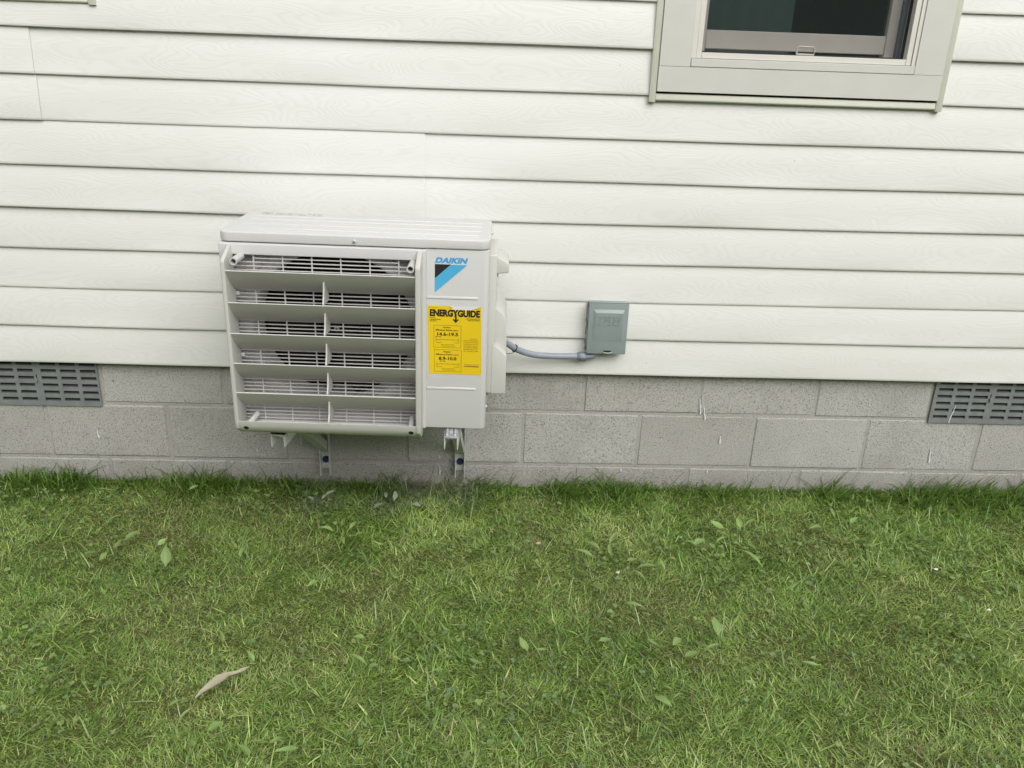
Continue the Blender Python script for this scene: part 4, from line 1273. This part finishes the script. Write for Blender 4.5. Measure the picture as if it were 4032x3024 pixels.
# clover and other tiny round leaves in the lawn
def clover():
    n = 6500
    x = rng.uniform(-2.0, 2.0, n); y = rng.uniform(-1.45, -0.12, n)
    k = rng.random(n) < np.clip(vnoise(x, y, 0.22, 81) * 1.7 - 0.55, 0.05, 1)
    x, y = x[k], y[k]; n = len(x)
    V, F, C = [], [], []
    for i in range(n):
        r = rng.uniform(0.0028, 0.0056)
        h = rng.uniform(0.016, 0.036)
        az = rng.uniform(0, 6.28)
        base = np.array([0.180, 0.280, 0.090]) * rng.uniform(0.75, 1.35) * np.array([rng.uniform(0.9, 1.25), 1, rng.uniform(0.8, 1.3)])
        for leaf in range(3 if rng.random() < 0.7 else 1):
            a = az + leaf * 2.094
            c = np.array([x[i] + math.cos(a) * r * 0.95, y[i] + math.sin(a) * r * 0.95, h])
            tx, ty = rng.uniform(-0.45, 0.45, 2)
            o = len(V)
            V.append(c + [0, 0, -r * 0.18]); C.append(base)
            for q_ in range(6):
                b = a + q_ * 1.0472
                rr = r * (0.82 if q_ == 0 else 1.0)
                V.append(c + [math.cos(b) * rr, math.sin(b) * rr, math.cos(b) * rr * tx + math.sin(b) * rr * ty]); C.append(base)
            F += [(o, o + 1 + q_, o + 1 + (q_ + 1) % 6) for q_ in range(6)]
    me = bpy.data.meshes.new('clover')
    me.from_pydata([tuple(v) for v in V], [], F)
    at = me.color_attributes.new('tint', 'FLOAT_COLOR', 'POINT')
    cc = np.ones((len(V), 4), dtype=np.float32); cc[:, :3] = np.array(C)
    at.data.foreach_set('color', cc.ravel())
    me.materials.append(M['grass'])
    tag(link('clover', me, (0, 0, 0)), 'tiny round clover leaves scattered through the mown lawn', 'clover', kind='stuff')
clover()

# ---------------------------------------------------------------- broad weed leaves
def leaf_mesh(L, W, fold, curl, mat, seed):
    r = random.Random(seed)
    rows = 9
    vs, fs = [], []
    for i in range(rows):
        t = i / (rows - 1)
        w = W * (math.sin(math.pi * min(1, t * 0.93 + 0.05)) ** 0.8) * (1 - 0.35 * t) if 0 < i < rows - 1 else W * 0.05
        if i == 1: w *= 0.45
        zc = curl * math.sin(t * math.pi * 0.9) * L
        yc_ = L * t
        xo = 0.05 * L * math.sin(t * 3 + seed)
        for s in (-1, -0.5, 0, 0.5, 1):
            vs.append((xo + s * w / 2 * r.uniform(0.93, 1.07), yc_, zc + abs(s) * fold * w + r.uniform(-0.0006, 0.0006)))
    for i in range(rows - 1):
        for j in range(4):
            fs.append((i * 5 + j, i * 5 + j + 1, (i + 1) * 5 + j + 1, (i + 1) * 5 + j))
    me = bpy.data.meshes.new('leaf')
    me.from_pydata(vs, [], fs)
    me.polygons.foreach_set('use_smooth', [True] * len(me.polygons))
    me.materials.append(M[mat])
    return me
LEAF = [leaf_mesh(0.050, 0.027, 0.18, 0.05, 'leaf', 1), leaf_mesh(0.055, 0.020, 0.25, 0.10, 'leaf', 2), leaf_mesh(0.042, 0.024, 0.12, -0.04, 'leaf', 3), leaf_mesh(0.062, 0.015, 0.22, 0.12, 'leaf', 4)]
DLEAF = [leaf_mesh(0.045, 0.024, 0.18, 0.05, 'dusty_leaf', 5), leaf_mesh(0.040, 0.017, 0.2, 0.1, 'dusty_leaf', 6)]
def put_leaf(name, x, y, az, tilt, s, mesh, parent=None, roll=0.0, h=0.024):
    o = bpy.data.objects.new(name, mesh)
    COL.objects.link(o)
    p = Vector((x, y, h))
    if parent is not None:
        o.parent = parent; p = p - parent.location
    o.location = p
    o.rotation_euler = (Matrix.Rotation(az, 4, 'Z') @ Matrix.Rotation(tilt, 4, 'X') @ Matrix.Rotation(roll, 4, 'Y')).to_euler()
    o.scale = (s, s, s)
    return o
rl = random.Random(17)
def weed(pts, label, meshes, s=1.0):
    cx = sum(p[0] for p in pts) / len(pts); cy = sum(p[1] for p in pts) / len(pts)
    e = thing('broadleaf_weed', (cx, cy, 0.0), label, 'weed')
    for (x, y) in pts:
        az = math.atan2(y - cy, x - cx) - math.pi / 2 + rl.uniform(-0.6, 0.6)
        put_leaf('leaf', x, y, az, rl.uniform(0.0, 0.45), s * rl.uniform(0.8, 1.2), rl.choice(meshes), e, rl.uniform(-0.3, 0.3), rl.uniform(0.026, 0.038))
    return e
weed([(0.647, -0.325), (0.694, -0.332), (0.717, -0.314), (0.737, -0.331), (0.640, -0.375), (0.698, -0.410)], 'light green broadleaf weed in the lawn, directly under the window', LEAF)
weed([(0.259, -0.437), (0.226, -0.457), (0.252, -0.487), (0.301, -0.508), (0.319, -0.562), (0.294, -0.566), (0.205, -0.506), (0.197, -0.640), (0.245, -0.623)], 'sprawling grey green weed in the lawn below the disconnect box', LEAF)
weed([(1.046, -0.244), (1.077, -0.283), (1.035, -0.373), (0.981, -0.303)], 'bright green four-leaved weed, rightmost in the lawn near the foundation', LEAF)
weed([(-0.576, -0.346), (-0.574, -0.401), (-0.534, -0.386), (-0.600, -0.372), (-0.555, -0.352)], 'yellow green weed in the lawn in front of the louvred wind guard', LEAF, 0.8)
weed([(-0.696, -0.179), (-0.674, -0.166), (-0.665, -0.157), (-0.672, -0.185)], 'whitish dust-covered weed below the left wall bracket', DLEAF, 0.8)
weed([(-0.460, -0.155), (-0.432, -0.176), (-0.465, -0.198), (-0.371, -0.199)], 'dusty grey weed between the two wall brackets', DLEAF, 0.95)
SINGLES = [(0.501, -0.391), (0.525, -0.410), (0.581, -0.405), (0.597, -0.475), (0.625, -0.527), (0.408, -0.567), (0.258, -0.730), (0.429, -0.930), (0.376, -0.939),
           (0.167, -0.891), (0.182, -0.936), (0.314, -0.908), (0.385, -0.877), (0.898, -0.397), (0.532, -1.039), (0.348, -1.078), (0.278, -1.074), (0.713, -0.968),
           (-0.803, -1.173), (-0.787, -1.198), (-0.732, -1.199), (-0.689, -1.232), (-0.563, -1.221), (-0.525, -1.237), (-0.554, -1.164), (-0.395, -1.209), (-0.410, -0.981),
           (-0.799, -0.974), (-0.688, -0.974), (-0.785, -0.905), (-0.431, -0.891), (-0.843, -1.124), (-0.621, -1.269), (-1.227, -0.478), (-1.245, -0.546),
           (-1.255, -0.258), (-1.275, -0.288), (-1.110, -0.459), (-1.480, -0.427), (-1.304, -0.517), (-0.848, -0.524), (-0.758, -0.419), (-0.735, -0.615), (-0.594, -0.634),
           (-0.247, -0.650), (-0.036, -0.612), (0.030, -0.919), (-0.137, -0.972), (0.188, -0.930)]
ORD = ['leftmost', 'second from left', 'third from left', 'fourth from left', 'fifth from left', 'sixth from left', 'seventh from left', 'eighth from left', 'ninth from left',
       'ninth from right', 'eighth from right', 'seventh from right', 'sixth from right', 'fifth from right', 'fourth from right', 'third from right', 'second from right', 'rightmost']
BANDS = [(-0.44, 1.0, 'in the lawn strip nearest the house'), (-0.60, -0.44, 'in the second lawn strip from the house'), (-0.93, -0.60, 'in the middle strip of the lawn'),
         (-1.10, -0.93, 'level with the dry leaf'), (-2.0, -1.10, 'along the bottom edge of the lawn')]
for (ya, yb, where) in BANDS:
    row = sorted([p for p in SINGLES if ya < p[1] <= yb])
    names = ORD[:(len(row) + 1) // 2] + (ORD[-(len(row) // 2):] if len(row) > 1 else [])
    for (x, y), rank in zip(row, names):
        o = put_leaf('weed_leaf', x, y, rl.uniform(0, 6.28), rl.uniform(-0.1, 0.5), rl.uniform(0.60, 0.98), rl.choice(LEAF), None, rl.uniform(-0.6, 0.6), rl.uniform(0.024, 0.036))
        tag(o, 'small weed leaf, ' + rank + ' of those ' + where, 'leaf', 'small weed leaves in the lawn')
UNIQUE = [((-1.045, -0.580), 0.1, 0.75, 1.25, 0, 'large upright oval green leaf in the lawn, far left of the lawn'),
          ((-1.215, -0.440), -0.9, 0.25, 1.0, 0, 'bright pointed green leaf beside the bare patch at left'),
          ((-1.130, -0.122), -1.2, 0.35, 0.8, 2, 'round pale leaf in the long grass under the left vent side'),
          ((0.481, -0.865), 0.0, 0.55, 1.05, 0, 'spade-shaped green leaf standing upright in the right half of the lawn'),
          ((0.707, -0.540), 0.75, 0.2, 1.3, 3, 'long curved dark green leaf arching in the lawn below the window'),
          ((-0.017, -0.930), 0.5, 0.4, 1.0, 2, 'broad green leaf near the middle of the lawn'),
          ((-0.410, -0.985), 1.1, 0.1, 0.9, 3, 'narrow green leaf lying right of the dry brown leaf')]
for ((x, y), az, tilt, s, mi, lab_) in UNIQUE:
    tag(put_leaf('weed_leaf', x, y, az, tilt, s, LEAF[mi], None, 0.1, 0.034), lab_, 'leaf')

# long dry leaf on the lawn
pts = [(-0.792, -1.092, 0.030, 0.002), (-0.780, -1.082, 0.036, 0.012), (-0.765, -1.068, 0.041, 0.021), (-0.749, -1.050, 0.044, 0.0225), (-0.733, -1.033, 0.043, 0.018), (-0.716, -1.019, 0.041, 0.012), (-0.702, -1.011, 0.043, 0.0065), (-0.688, -1.004, 0.047, 0.0012)]
g = G()
for i, (x, y, z, w) in enumerate(pts):
    a = pts[max(0, i - 1)]; b = pts[min(len(pts) - 1, i + 1)]
    t = Vector((b[0] - a[0], b[1] - a[1], 0)).normalized(); s = Vector((-t.y, t.x, 0))
    for q_ in (-1, -0.35, 0.35, 1):
        g.v.append((x + s.x * w * q_ * 0.54, y + s.y * w * q_ * 0.54, z - 0.006 + abs(q_) * w * 0.28 + 0.0025 * math.sin(i * 2.1 + q_)))
for i in range(len(pts) - 1):
    for j in range(3):
        g.f.append((i * 4 + j, i * 4 + j + 1, (i + 1) * 4 + j + 1, (i + 1) * 4 + j))
dl = g.build('dry_leaf', 'dry_leaf', smooth=True, angle=70)
tag(dl, 'long curled dry tan leaf lying on the lawn at lower left', 'leaf')

# petals and paper scraps blown onto the lawn
def petal(x, y, size, color, label):
    m = plain('petal', color, 0.7)
    g = G()
    z = 0.040
    pts = [(-1, -0.5), (0.1, -0.8), (1, -0.1), (0.5, 0.7), (-0.6, 0.6)]
    g.add([(x, y, z - size * 0.15)] + [(x + a * size / 2, y + b * size / 2, z + size * 0.12 * math.sin(3 * a + b)) for a, b in pts], [(0, 1 + i, 1 + (i + 1) % 5) for i in range(5)])
    tag(g.build('petal', m, smooth=True, angle=60), label, 'petal')
petal(0.037, -0.436, 0.017, (0.60, 0.40, 0.30), 'small peach coloured scrap on the lawn below the conduit')
petal(1.227, -0.551, 0.014, (0.75, 0.75, 0.70), 'tiny white petal on the lawn left of the right edge, upper of two')
petal(1.275, -0.748, 0.012, (0.72, 0.72, 0.66), 'tiny white petal near the right edge of the lawn, lower of two')
petal(0.261, -0.588, 0.014, (0.62, 0.60, 0.48), 'small cream scrap beside the sprawling weed below the disconnect box')
